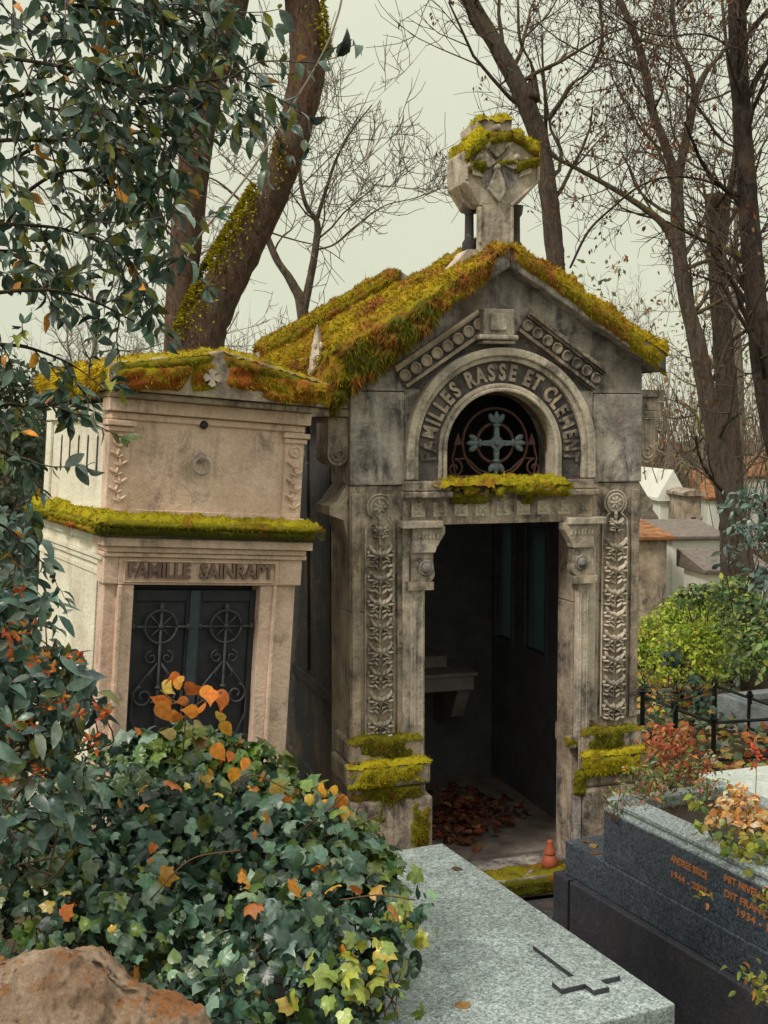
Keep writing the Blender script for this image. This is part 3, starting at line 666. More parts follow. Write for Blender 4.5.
g = G(); g.lathe([(.062, 2.845), (.066, 2.88), (.05, 2.93), (.045, 3.0), (.03, 3.06), (.022, 3.12), (.004, 3.19)], (-.17, .06, 0), 4)
for k in range(4):
    a = k * pi / 2 + pi / 4
    for zz in (2.93, 3.0, 3.07): g.ellip((-.17 + (.05 - (zz - 2.93) * .2) * cos(a), .06 + (.05 - (zz - 2.93) * .2) * sin(a), zz), (.014, .014, .022))
g.build('corner_finial', M['pale'], root, .004)
# ---- roof of stone slabs
def chev(g, y0, y1, off, xl_, xr_, th):
    g.prism([(xl_, rz(xl_, off)), (cx, rz(cx, off)), (cx, rz(cx, off) - th), (xl_, rz(xl_, off) - th)], y0, y1)
    g.prism([(cx + .001, rz(cx, off)), (xr_, rz(xr_, off)), (xr_, rz(xr_, off) - th), (cx + .001, rz(cx, off) - th)], y0, y1)
g = G(); EL, ER = -.13, 1.93
chev(g, -.13, .18, .045, EL, ER, .12); chev(g, .18, .36, .10, EL + .07, ER - .06, .16); chev(g, .36, 1.55, .03, EL, ER, .10); chev(g, 1.55, 1.63, .05, EL, ER, .1); chev(g, 1.9, 2.16, .16, EL, ER, .2); chev(g, 1.63, 1.9, .03, EL, ER, .1)
g.box(0, W_, 1.98, 2.02, 2.9, 3.1)
roof = g.build('roof', M['soot'], root, .012)
g = G(); g.prism([(0, 2.9), (W_, 2.9), (cx, rz(cx) - .02)], 2.0, 2.14); g.build('rear_gable', M['soot'], root)
def slope(y0, y1, off, side, x_far, th, x_near=None, **op):
    op.setdefault('rag', .2); op.setdefault('keep', -.2)
    xn = cx if x_near is None else x_near; e = .003
    if side < 0: a, b = (x_far, rz(x_far, off) + e), (xn, rz(xn, off) + e)
    else: a, b = (xn, rz(xn, off) + e), (x_far, rz(x_far, off) + e)
    return ((a[0], y0, a[1]), (b[0], y0, b[1]), (b[0], y1, b[1]), (a[0], y1, a[1]), th, op)
Q = [slope(-.14, .18, .045, -1, EL - .01, .05, yel=.62, edge=.06), slope(.18, .36, .10, -1, EL + .06, .05, yel=.55, edge=.06), slope(.36, 1.9, .03, -1, EL, .055, yel=.6, edge=.04),
     slope(1.88, 2.16, .16, -1, EL, .05, yel=.45, edge=.06), slope(-.14, .18, .045, 1, ER + .02, .05, yel=.7, edge=.06), slope(.18, .36, .10, 1, ER - .05, .06, yel=.45, edge=.06), slope(.36, 1.9, .03, 1, ER, .04, yel=.5, d=.4)]
def fr(x, dz, off=.045, y=-.135): return (x, y, rz(x, off) + dz)
Q += [(fr(EL - .02, -.25), fr(cx - .12, -.10), fr(cx - .0, .02), fr(EL - .02, .01), .05, dict(yel=.45, edge=.2, rag=.8, keep=-.22, ln=.03, droop=1.4)),
      (fr(EL - .02, -.36), fr(cx - .42, -.16), fr(cx - .4, .0), fr(EL - .02, .0), .09, dict(yel=.0, edge=.25, rag=.8, keep=-.15, ln=.05, droop=1.8)),
      (fr(cx, -.08), fr(ER + .01, -.14), fr(ER + .01, .01), fr(cx, .02), .03, dict(yel=.35, edge=.3, keep=-.05, rag=.8, ln=.026, droop=1.2)),
      ((EL - .015, .4, rz(EL) - .22), (EL - .015, -.14, rz(EL) - .28), (EL - .015, -.14, rz(EL, .05)), (EL - .015, .4, rz(EL, .05)), .06, dict(yel=.25, keep=.03, ln=.045, droop=1.6)),
      ((EL - .015, 2.1, rz(EL) - .08), (EL - .015, .36, rz(EL) - .08), (EL - .015, .36, rz(EL, .04)), (EL - .015, 2.1, rz(EL, .04)), .05, dict(yel=.5, keep=.0, ln=.03, droop=1.2)),
      ((EL + .06, .18, rz(EL + .06, .1)), (cx, .18, rz(cx, .1)), (cx, .18, rz(cx, .1) - .0), (EL + .06, .18, rz(EL + .06, .1)), .0, dict(d=0))][:-1]
Q += [((EL, 1.885, rz(EL, .03)), (cx, 1.885, rz(cx, .03)), (cx, 1.885, rz(cx, .17)), (EL, 1.885, rz(EL, .17)), .04, dict(yel=.3, keep=-.3, rag=.1)),
      ((EL + .06, .175, rz(EL + .06, .045)), (cx, .175, rz(cx, .045)), (cx, .175, rz(cx, .11)), (EL + .06, .175, rz(EL + .06, .11)), .03, dict(yel=.35, keep=-.1))]
moss('moss', mossmat('roof_moss', .56, (.085, .09, .010), (.62, .42, .02), (.27, .10, .025)), roof, Q, 19000, .020, .0035, .35, res=.022)
# ---- cross on the apex
cy = .02
def c2(px, py): return P(px, py, -cy)
O_ = [(479, 205), (465, 182), (464, 150), (474, 147), (486, 132), (479, 130), (478, 119), (513, 119), (512, 131), (529, 147), (540, 150), (540, 181), (520, 203), (513, 206)]
g = G(); g.prism([c2(*q) for q in O_], cy, cy + .30); sa_ = c2(479, 248); sb_ = c2(513, 203); g.box(sa_[0] + .006, sb_[0], cy + .002, cy + .07, sa_[1] - .03, sb_[1] + .02)
crs = g.build('cross', M['pale'], root, .012)
G().prism([c2(*p) for p in ((486, 170), (494, 163), (490, 178), (485, 190), (480, 178))], cy - .004, cy + .001).prism([c2(*p) for p in ((499, 163), (514, 170), (520, 178), (508, 190), (503, 176))], cy - .004, cy + .001).prism([c2(*p) for p in ((487, 152), (492, 140), (501, 140), (506, 152), (496, 160))], cy - .004, cy + .001).build('recess_shade_plate', M['soot'], crs)  # thin dark plates on the face, painted shade for the carved hollows
g = G()
for q in ([(484, 163), (497, 166), (503, 190), (497, 202), (490, 196), (486, 182)],): g.prism([c2(*p) for p in ((496, 166), (503, 182), (504, 192), (498, 203), (491, 196), (487, 190), (490, 180))], cy - .03, cy + .002)
for a in (( (484, 152), (495, 163), (489, 168), (478, 168), (473, 160)), ((509, 152), (521, 168), (512, 170), (503, 166), (501, 160)), ((487, 140), (496, 138), (506, 140), (503, 152), (496, 158), (489, 152)), ((468, 158), (476, 168), (482, 178), (472, 176)), ((524, 158), (532, 160), (530, 174), (518, 178))):
    g.prism([c2(*p) for p in a], cy - .025, cy + .002)
for p in ((486, 146), (506, 146), (496, 168), (478, 158), (515, 158), (470, 166), (532, 166), (496, 128)):
    c_ = c2(*p); g.ellip((c_[0], cy - .01, c_[1]), (.03, .03, .02), .6)
for a, b in (((481, 205), (467, 182)), ((467, 180), (467, 152)), ((511, 206), (538, 181)), ((538, 181), (538, 152)), ((480, 207), (480, 243)), ((512, 207), (512, 243))):
    p0, p1 = c2(*a), c2(*b); g.tube([(p0[0], cy, p0[1]), (p1[0], cy, p1[1])], .012, 6)
g.build('carving', M['pale'], crs, .004)
for (a, b) in ((464, 477), (513, 521)):
    g = G(); xx = (P(a, 220, -.18)[0] + P(b, 220, -.18)[0]) / 2; zb_ = P(480, 246, -.18)[1]; zt2 = P(480, 203, -.18)[1]
    g.lathe([(.042, zb_ - .06), (.042, zb_ + .02), (.028, zb_ + .04), (.026, zt2 - .07), (.04, zt2 - .05), (.046, zt2)], (xx, .2, 0), 12)
    g.build('colonnette', M['darkstone'], crs, smooth=True)
g = G(); x0, zz = P(462, 250); x1 = P(528, 250)[0]
g.prism([(x0 - .16, rz(x0 - .16, .05)), (x0 + .06, zz + .015), (x1 - .06, zz + .015), (x1 + .14, rz(x1 + .14, .05)), (cx, 3.45)], .05, .36)
g.build('cross_base', M['pale'], root, .012)
def cm(a, b, th, dz, **op):
    p0, p1 = c2(*a), c2(*b); return ((p0[0], cy - .015, p0[1] - dz), (p1[0], cy - .015, p1[1] - dz), (p1[0], cy - .02, p1[1]), (p0[0], cy - .02, p0[1]), th, op)
def ct(a, b, th=.04, **op):
    p0, p1 = c2(*a), c2(*b); return ((p0[0], cy - .03, p0[1]), (p1[0], cy - .03, p1[1]), (p1[0], cy + .27, p1[1]), (p0[0], cy + .27, p0[1]), th, op)
moss('cross_moss', M['moss3'], crs, [cm((465, 148), (487, 131), .035, .08, yel=.4, keep=-.05), cm((487, 133), (511, 131), .035, .07, yel=.35, keep=-.1), cm((511, 130), (539, 150), .035, .06, yel=.5),
     cm((466, 160), (486, 160), .035, .08, yel=.2, keep=.12), cm((484, 160), (518, 158), .04, .05, yel=.2, keep=.15), cm((514, 162), (539, 156), .035, .07, yel=.25, keep=.08), ct((464, 149), (487, 131), yel=.95), ct((478, 119), (513, 119), yel=.7), ct((511, 130), (539, 150), yel=.8)], 22000, .016, .003, .5, res=.014)
root_ch = root
# dead leaves on the chapel floor and the red grave light
def litter(name, n, area, palette, wts, size, label, cat=None, lift=.004, tpl=None, mat=None, zf=None):
    x = area[0] + rng.random(n) * (area[1] - area[0]); y = area[2] + rng.random(n) * (area[3] - area[2])
    return x, y
n = 420; u = np.abs(rng.normal(size=n)) * .28; v = rng.random(n) * 1.3
lc = [(np.array([atz(a, b, -.02) - A_.o @ np.eye(3)][0])) for a, b in ((462, 818), (440, 830), (480, 808))]; lc = [(float(q @ A_.r), float(q @ A_.d)) for q in lc]; print('leaf pile', lc)
ii = rng.integers(0, 3, n); x = np.clip(np.array(lc)[ii, 0] + rng.normal(size=n) * .13, .24, 1.5); yy = np.clip(np.array(lc)[ii, 1] + rng.normal(size=n) * .2, .3, 1.8); u = np.abs(x - lc[0][0])
hgt = np.maximum(.11 - u * .3, 0) * rng.random(n)
pos = np.array([A_.w(a, b, -.01 + c) for a, b, c in zip(x, yy, hgt)])
V, T, C_ = leaves(HEART, pos, rng.normal(size=(n, 3)) * [1, 1, .3], np.array([0, 0, 1]) + .5 * rng.normal(size=(n, 3)), .05 + .03 * rng.random(n), pick([(.20, .06, .035), (.13, .05, .03), (.28, .13, .06)], [3, 3, 1], n))
tag(triG('dead_leaves', V, T, C_, M['dry']), 'drift of dead red-brown leaves on the floor inside the open mausoleum', 'dead leaves', kind='stuff')
c_ = A_.w(P(547, 860, .02)[0] - .0, -.06, -.033)
lan = empty('grave_light', Matrix.Translation(c_), 'small red terracotta grave light at the right foot of the open doorway', 'grave light')
G().lathe([(.032, 0), (.045, .008), (.050, .03), (.048, .055), (.036, .075), (.032, .085)], (0, 0, 0), 20).build('bowl', M['clay'], lan, smooth=True)
G().lathe([(.034, .085), (.037, .092), (.030, .11), (.022, .14), (.018, .158), (.020, .164), (.010, .172), (.002, .174)], (0, 0, 0), 20).build('lid', M['clay'], lan, smooth=True)
# bouquet on the altar: a dark vase with dry stalks
c_ = A_.w(.5, 1.6, 1.2); vs_ = empty('altar_vase', Matrix.Translation(c_), 'dark vase of withered flowers on the altar in the shadowy mausoleum', 'vase')
G().lathe([(.04, 0), (.055, .04), (.05, .09), (.03, .12), (.04, .14)], (0, 0, 0), 16).build('pot', M['iron'], vs_, smooth=True)
n = 120; p_ = rng.normal(size=(n, 3)) * [.10, .06, .05] + [0, 0, .20]
V, T, C_ = leaves(SMALL, p_, p_ - [0, 0, .05], rng.normal(size=(n, 3)), .05, pick([(.05, .045, .03), (.03, .03, .04)], [1, 1], n)); triG('withered_flower', V, T, C_, M['dry'], vs_)
# ================================================================== the closed family tomb, leaning to the right
o_ = aty(91, 955, 5.85); o_[2] = 0
B_ = Frame(o_, 28, 4.0); P = B_.P
root = empty('family_tomb', B_.M(), 'small leaning cream tomb with closed dark metal doors and rusty moss on top', 'tomb')
WB, DB = 1.01, 1.5
dx0, dx1, dzt = .116, .80, 1.835
def bq(g, x0, y0, x1, y1, n0, n1): return bp(g, x0, y0, x1, y1, n0, n1, B_)
g = G(); g.box(-.03, .05, .0, .12, GZ, 2.08); g.box(.87, WB, .0, .12, GZ, 2.08); g.box(.05, .87, .0, .12, 1.97, 2.08); g.box(-.03, WB, .12, .15, 1.85, 2.08)
g.build('front_wall', M['pink'], root, .005)
g = G(); g.box(-.03, .1, .153, DB, GZ, 2.08); g.box(.9, WB, .153, DB, GZ, 2.08); g.box(.1, .9, DB - .1, DB, GZ, 2.08); g.box(-.045, -.03, -.0, DB, 1.925, 1.95); g.box(-.055, -.03, -.0, DB, 1.955, 1.975); g.box(-.05, -.03, .0, DB, 2.03, 2.08); g.box(-.038, -.031, .02, DB, 1.87, 1.9)
g.build('side_wall', M['cream'], root, .004)
# door surround
g = G(); g.box(.05, dx0, -.022, .12, GZ, dzt); g.box(dx1, .87, -.022, .12, GZ, dzt); g.box(.032, .052, -.04, .12, GZ, dzt); g.box(.868, .888, -.04, .12, GZ, dzt)
g.build('door_surround', M['pink'], root, .005)
g = G(); g.box(.03, .90, -.03, .12, dzt + .002, 1.975); g.box(-.045, .03, -.028, .1, 1.84, 2.0); g.box(.90, 1.03, -.028, .1, 1.84, 2.0); g.box(-.055, 1.045, -.05, .12, 1.978, 2.0)
g.box(-.045, 1.035, -.065, .12, 2.003, 2.03); g.box(-.07, 1.06, -.09, .12, 2.033, 2.078)
g.build('entablature', M['pink'], root, .005)
g = G(); fz0, fz1 = dzt + .022, 1.962
g.box(.055, .878, -.042, -.031, fz1 - .008, fz1); g.box(.055, .878, -.042, -.031, fz0 - .006, fz0); g.box(.055, .063, -.042, -.031, fz0, fz1 - .008); g.box(.870, .878, -.042, -.031, fz0, fz1 - .008)
g.build('panel_fillet', M['pink'], root, .003)
v, f = text_tris("FAMILLE  SAINRAPT", .105, .012, .003, 'LEFT'); sc = (.862 - .078) / (v[:, 0].max() - v[:, 0].min())
x_ = (v[:, 0] - v[:, 0].min()) * sc + .078
G().add(np.stack([x_, -.038 - v[:, 2], 1.908 + v[:, 1] * 1.0], 1), f).build('inscription', M['letter'], root)
# doors
for k in (0, 1):
    xm = (dx0 + dx1) / 2; a, b = (dx0, xm - .012) if not k else (xm + .012, dx1)
    c_ = (a + b) / 2; lf = G().box(a, b, .05, .075, GZ, dzt - .03).box(a, a + .03, .035, .05, GZ, dzt - .03).box(b - .03, b, .035, .05, GZ, dzt - .03).box(a + .03, b - .03, .035, .05, dzt - .09, dzt - .03).box(a + .03, b - .03, .035, .05, .62, .69)
    lf = lf.build('door', M['door'], root, .004)
    g = G(); y = .022
    def cc(cx_, cz_, r, a0=0, a1=2 * pi, n=30): return [(cx_ + r * cos(t), y, cz_ + r * sin(t)) for t in np.linspace(a0, a1, n)]
    def sp_(cx_, cz_, r, tn, a0, sg, n=26): return [(cx_ + r * (1 - .78 * t) * cos(a0 + sg * tn * 2 * pi * t), y, cz_ + r * (1 - .78 * t) * sin(a0 + sg * tn * 2 * pi * t)) for t in np.linspace(0, 1, n)]
    zc_ = 1.615; g.tube(cc(c_, zc_, .085), .0075); g.ellip((c_, y, zc_), (.018, .014, .018))
    for q in range(8):
        t = q * pi / 4; g.tube([(c_, y, zc_), (c_ + .08 * cos(t), y, zc_ + .08 * sin(t))], .005, 5)
    for sg in (-1, 1):
        g.tube([(c_ + sg * .085, y, zc_), (c_ + sg * .145, y, zc_)], .009); g.ellip((c_ + sg * .145, y, zc_), (.012, .012, .02))
        g.tube(sp_(c_ + sg * .042, 1.455, .036, 1.2, pi / 2, -sg), .0055)
        g.tube(sp_(c_ + sg * .075, 1.255, .058, 1.35, pi / 2 - sg * .3, -sg), .007)
        g.tube([(c_ + sg * .02, y, 1.32), (c_ + sg * .05, y, 1.37), (c_ + sg * .015, y, 1.42)], .0055)
        g.tube([(c_ + sg * .01, y, 1.43), (c_ + sg * .08, y, 1.34), (c_ + sg * .13, y, 1.28), (c_ + sg * .135, y, 1.15), (c_ + sg * .07, y, 1.0), (c_ + sg * .13, y, .9)], .0055)
        g.tube(sp_(c_ + sg * .085, .90, .055, 1.35, pi / 2, -sg), .007); g.tube(sp_(c_ + sg * .06, .79, .04, 1.2, -pi / 2, sg), .006)
    g.tube([(c_, y, 1.72), (c_, y, .72)], .008); g.ellip((c_, y, 1.71), (.013, .012, .03)); g.ellip((c_, y, 1.225), (.045, .016, .013)); g.ellip((c_, y, 1.30), (.018, .016, .012)); g.ellip((c_, y, .86), (.04, .016, .012))
    g.build('door_grille', M['wrought'], lf, smooth=True)
    if k: G().box(xm - .028, xm + .028, .02, .05, GZ, dzt - .03).build('cover_strip', plain('bluish_painted_iron', (.035, .05, .062), .5, .2, .4, 14), root, .006)
    if not k: G().tube([(b - .14, .01, .98), (b - .02, .01, .98)], .012, 8).ellip((b - .14, .01, .98), (.016, .016, .016)).build('door_handle', M['zinc'], lf, smooth=True)
G().box(dx0 - .01, dx1 + .01, .09, .12, GZ, dzt).build('door_backing', M['iron'], root)
# mossy cornice
g = G(); g.box(-.11, 1.10, -.13, DB + .0, 2.10, 2.16); g.box(-.10, 1.07, -.12, DB + .08, 2.08, 2.1)
cor = g.build('cornice', M['darkstone'], root, .01)
moss('moss', M['moss3'], cor, [((-.12, -.145, 2.165), (1.11, -.145, 2.165), (1.11, .0, 2.175), (-.15, .0, 2.175), .035, dict(yel=.7, edge=.06)),
    ((-.12, -.135, 2.125), (1.11, -.135, 2.125), (1.11, -.14, 2.17), (-.12, -.14, 2.17), .025, dict(yel=.35, keep=-.1)),
    ((-.12, -.133, 2.09), (1.11, -.133, 2.09), (1.11, -.136, 2.14), (-.12, -.136, 2.14), .012, dict(yel=.0, keep=.0)),
    ((-.115, DB, 2.10), (-.115, -.14, 2.11), (-.115, -.14, 2.165), (-.115, DB, 2.165), .03, dict(yel=.45, keep=-.1)),
    ((-.12, -.14, 2.165), (-.03, -.14, 2.17), (-.03, DB, 2.17), (-.12, DB, 2.165), .04, dict(yel=.8))], 16000, .016, .003, .4, res=.018)
moss('rusty_moss', M['moss2'], cor, [((-.13, .9, 2.09), (-.13, -.1, 2.09), (-.13, -.1, 2.13), (-.13, .9, 2.13), .02, dict(keep=.05)), ((-.035, .05, 2.0), (-.035, .0, 2.0), (-.05, -.0, 2.09), (-.05, .3, 2.09), .006, dict(keep=.1, ln=.008))], 12000, .018, .003, 1.0, res=.018)
# attic storey
g = G(); g.box(-.02, .995, .02, DB - .1, 2.162, 2.74)
g.build('attic', M['pink'], root, .006)
for xo in (0, .95):
    G().box(-.045 + xo, .065 + xo, .0, .10, 2.20, 2.66).box(-.06 + xo, .08 + xo, -.02, .12, 2.162, 2.20).box(-.055 + xo, .075 + xo, -.015, .11, 2.60, 2.625).box(-.065 + xo, .085 + xo, -.03, .12, 2.628, 2.655).build('attic_pilaster', M['pink'], root, .005)

g = G(); g.box(-.04, 1.015, -.0, .1, 2.662, 2.695); g.box(-.06, 1.035, -.03, .1, 2.70, 2.765); g.box(-.03, 1.0, .008, .0199, 2.162, 2.215)
g.build('attic_moulding', M['pink'], root, .005)
g = G(); g.box(-.032, -.02, .1, DB - .1, 2.162, 2.71); g.box(-.06, -.035, .11, DB - .1, 2.66, 2.74); g.box(-.05, -.033, DB - .22, DB - .1, 2.165, 2.65); g.box(-.045, -.033, .1, DB - .1, 2.165, 2.2)
g.build('attic_side', M['cream'], root, .004)
for k in range(5):
    yy = .26 + k * .20; g = G()
    g.box(-.0345, -.0325, yy - .014, yy + .014, 2.40, 2.56); g.ellip((-.0335, yy, 2.56), (.001, .018, .02)); g.ellip((-.0335, yy, 2.40), (.001, .022, .03)); g.build('vent_slot', M['iron'], root)
def plume(g, x, z0, z1):
    g.lathe([(.032, -.001), (.034, -.010), (.026, -.016), (.02, -.009), (.012, -.009), (.01, -.018), (.002, -.02)], (x, 0, z1 - .035), 16, 'y')
    n = 6
    for k in range(n):
        z = z1 - .10 - (z1 - z0 - .14) * k / (n - 1); sg = 1 if k % 2 else -1; xx = x + .008 * sg
        g.ellip((xx + sg * .018, -.012, z), (.024, .012, .008), sg * .6 if sg > 0 else pi - .6, 7, 4); g.ellip((xx - sg * .014, -.012, z - .012), (.018, .010, .007), -sg * .5, 7, 4); g.ellip((xx, -.010, z), (.008, .012, .026), .3 * sg, 7, 4)
for xo in (.008, .962): g = G(); plume(g, xo, 2.23, 2.59); g.build('carved_plume', M['pink'], root)
c_ = B_.P(202, 466, .02)
g = G(); g.tube([(c_[0] + .042 * cos(t), -.012 + .004 * sin(t), c_[1] + .042 * sin(t)) for t in np.linspace(0, 2 * pi, 30)], .009, 8); g.build('wall_ring', M['soot'], root, smooth=True)
g = G(); g.lathe([(.022, .02), (.024, .0), (.012, -.012)], (c_[0], 0, c_[1] + .04), 14, 'y'); g.build('ring_boss', M['soot'], root, smooth=True)
c_ = B_.P(206, 425, .03); G().ellip((c_[0], .0, c_[1]), (.022, .022, .022), 0, 12, 8).build('bolt', M['door'], root, smooth=True)
# low pediment roof
ap = (.47, 3.04); rl, rr_ = -.10, 1.075
g = G(); g.prism([(rl, 2.80), (rr_, 2.80), (rr_, 2.925), ap, (rl, 2.925)], -.15, DB - .08); g.box(rl + .04, rr_ - .03, -.11, DB - .09, 2.767, 2.797)
rf = g.build('roof', M['grey'], root, .01)
def tz(x): return ap[1] - (ap[1] - 2.925) * (abs(x - ap[0]) / ((rr_ - ap[0]) if x > ap[0] else (ap[0] - rl)))
Q = []
for (xa, xb) in ((rl - .01, ap[0]), (ap[0], rr_ + .01)):
    Q.append(((xa, -.16, tz(xa)), (xb, -.16, tz(xb)), (xb, DB - .1, tz(xb)), (xa, DB - .1, tz(xa)), .025, dict(yel=.5, edge=.05)))
Q.append(((rl, -.155, 2.86), (ap[0] - .1, -.155, 2.94), (ap[0], -.155, 3.03), (rl, -.155, 2.925), .028, dict(yel=.15, edge=.08, keep=.03)))
Q.append(((ap[0], -.155, 2.96), (rr_, -.155, 2.83), (rr_, -.155, 2.925), (ap[0], -.155, 3.03), .028, dict(yel=.15, edge=.08, keep=.03)))
Q.append(((rl - .005, DB - .1, 2.80), (rl - .005, -.15, 2.80), (rl - .005, -.15, 2.93), (rl - .005, DB - .1, 2.93), .035, dict(yel=.95, keep=-.1, ln=.05)))
moss('moss', mossmat('olive_moss', .45, (.12, .12, .012), (.62, .44, .02)), rf, Q, 15000, .018, .0032, .8, res=.02)
Q = [((rl, -.165, 2.80), (.28, -.165, 2.80), (.34, -.165, 2.97), (rl, -.165, 2.91), .035, dict(edge=.1, keep=.1)), ((.70, -.16, 2.81), (rr_ + .01, -.16, 2.80), (rr_ + .01, -.16, 2.92), (.62, -.16, 2.97), .035, dict(edge=.15, keep=.08)),
     ((.30, -.16, 2.81), (.45, -.16, 2.83), (.45, -.16, 2.98), (.30, -.16, 2.98), .025, dict(keep=.15)), ((.5, -.16, 2.86), (.75, -.16, 2.84), (.75, -.16, 2.97), (.5, -.16, 3.0), .025, dict(keep=.18))]
moss('rusty_moss', M['moss2'], rf, Q, 15000, .024, .0035, 1.0, res=.02)
c_ = B_.P(212, 378, .18); g = G()
for k in range(4):
    a = k * pi / 2; ca, sa = cos(a), sin(a); R2 = lambda u, v: (c_[0] + u * ca - v * sa, c_[1] + u * sa + v * ca)
    g.prism([R2(.002, -.006), R2(.034, -.02), R2(.046, 0), R2(.034, .02), R2(.002, .006)], -.19, -.14)
g.build('small_cross', M['pale'], rf)
# ================================================================== granite slab grave in front
zs = .5; p1 = atz(442, 843, zs); p2 = atz(675.5, 1004, zs)
dv = p1 - p2; ang = math.degrees(math.atan2(-dv[0], dv[1])); Ls = float(np.linalg.norm(dv))
C_f = Frame([p2[0], p2[1], 0], ang)
root = empty('granite_grave', C_f.M(), 'light grey speckled granite grave slab with a small raised cross', 'grave')
Ws = 1.05
g = G(); th = .11
# cross recess: polygon holes in the slab's upper sheet
def lp(px, py): 
    q = atz(px, py, zs) - np.array([p2[0], p2[1], 0]); return float(q @ C_f.r), float(q @ C_f.d)
u0 = lp(536, 949); u1 = lp(606, 993); a_ = lp(556, 990); b_ = lp(616, 978)
ccx = (u0[0] + u1[0]) / 2; cw = .034
yt, yb_ = u0[1], u1[1]; ay = (a_[1] + b_[1]) / 2; al, ar = a_[0], b_[0]
cxm = ccx
crossp = [(cxm - cw, yb_), (cxm + cw, yb_), (cxm + cw, ay - cw), (ar, ay - cw), (ar, ay + cw), (cxm + cw, ay + cw), (cxm + cw, yt), (cxm - cw, yt), (cxm - cw, ay + cw), (al, ay + cw), (al, ay - cw), (cxm - cw, ay - cw)]
g.prism([(-Ws, 0), (0, 0), (0, Ls), (-Ws, Ls)], zs - th, zs, axis='z')
sl = g.build('slab', M['granite'], root, .006)
cr_ = G().prism(crossp, zs + .001, zs + .018, axis='z').build('raised_cross', M['plinth'], sl)
cc_ = np.mean(crossp, axis=0); G().prism([tuple(np.array(q_) + [0, .004]) for q_ in crossp], zs + .0185, zs + .021, axis='z').build('cross_face', M['granite'], cr_)
G().box(-Ws + .05, -.05, .05, Ls - .05, GZ - .05, zs - th - .002).build('base', M['plinth'], root, .01)
# ================================================================== dark granite grave with planter on the right
rot = 25.0
pz = .19; q = atz(553, 871, pz); R_ = Frame([q[0], q[1], 0], rot)
root = empty('planter_grave', R_.M(), 'stepped dark blue granite grave with orange lettering and a planter top at the right edge', 'grave')
def rl_(px, py, z):
    v = atz(px, py, z) - R_.o; return float(v @ R_.r), float(v @ R_.d)
mz = .375; m0 = rl_(562, 841, mz); uz = .70; 
u0 = rl_(604, 799, uz); LEN = -2.5
G().box(0, 1.25, LEN, 0, GZ - .1, pz).build('plinth', M['plinth'], root, .008)
G().box(-.004, .03, -.165, -.150, GZ, pz + .001).build('plinth_joint', M['iron'], root)
ml = m0[0] + .02; G().box(ml, 1.2, LEN + .05, m0[1], pz + .001, mz).build('step', M['blue'], root, .008)
ul, ub = u0[0], u0[1]; print('ul', ul, ub, ml, m0)
uR = ul + .78; wt = .085
g = G(); g.prism([(ul, LEN + .1), (uR, LEN + .1), (uR, ub), (ul, ub)], mz + .001, uz - .06, [[(ul + wt + .03, LEN + .2), (uR - wt - .03, LEN + .2), (uR - wt - .03, ub - wt), (ul + wt + .03, ub - wt)]], axis='z')
g.build('planter_wall', M['blue'], root, .004)
g = G(); y0_, y1_ = LEN + .1, ub
prof = [(0, uz - .06), (.0, uz - .045), (.018, uz - .035), (.018, uz - .028), (.008, uz - .018), (.008, uz), (.115, uz + .022), (.135, uz + .01), (.135, uz - .06)]
g.prism([(ul + a, b) for a, b in prof], y0_, y1_); g.prism([(uR - a, b) for a, b in prof], y0_, y1_)
g.prism([(y1_ - a, b - .001) for a, b in prof], ul + .13, uR - .13, axis='x')
g.build('planter_rim', granite('pale_rim_granite', (.08, .10, .11), (.52, .60, .60), .32, 170, .2), root, .003)  # rim granite is paler than the planter walls
G().box(ul + wt, uR - wt, LEN + .15, ub - .05, mz + .01, uz - .045).build('soil', M['soil'], root)
def carve(s, px, py, h, length):
    y, z = R_.S(px, py, ul); v, f = text_tris(s, h, .0015, .001, 'LEFT'); wv = v[:, 0].max() - v[:, 0].min(); sc = length / wv
    g = G(); g.add(np.stack([ul - .0025 - v[:, 2], y - (v[:, 0] - v[:, 0].min()) * sc, z + v[:, 1]], 1), f); return g
def ylen(a, b): return A_sub(R_.S(*a, ul), R_.S(*b, ul))
def A_sub(a, b): return abs(a[0] - b[0])
for s_, a, b in (("ANDRÉE BRICE", (671, 858), (708, 873)), ("1944 - 2003", (672, 874), (707, 889)), ("MIT NIVELLE STEIN", (725, 878), (790, 913)), ("DIT FRANÇOIS", (725, 893), (782, 923)), ("1934 - 1983", (738, 912), (786, 937))):
    carve(s_, a[0], a[1], .046, ylen(a, b)).build('inscription', M['gilt'], root)
# pale slab grave beyond, mossy kerb graves
z = .42; k0 = atz(698, 773, z); k1 = atz(705, 782, z)
K_ = Frame([k0[0], k0[1], 0], 20)
root = empty('flat_grave', K_.M(), 'pale smooth stone grave slab at the right edge behind the dark planter grave', 'grave')
G().box(0, 1.3, -1.15, 0, z - .07, z).build('slab', granite('pale_smooth_stone', (.42, .46, .43), (.66, .70, .64), .55, 90, .15), root, .01)
G().box(.04, 1.26, -1.1, -.04, GZ, z - .072).build('base', M['blue'], root, .01)
z = .1; k0 = atz(717, 694, z); K2 = Frame([k0[0], k0[1], 0], 24)
root = empty('kerb_grave', K2.M(), 'low blue-grey kerbed grave inside the second iron railing', 'grave')
G().box(0, .14, -1.7, 0, GZ, z).box(.14, 1.6, -.14, 0, GZ, z).build('kerb', granite('grey_kerb', (.20, .23, .26), (.40, .43, .45), .6, 120, .3), root, .012)
G().box(.142, 1.6, -1.7, -.142, GZ, z - .06).build('gravel_bed', M['soil'], root)
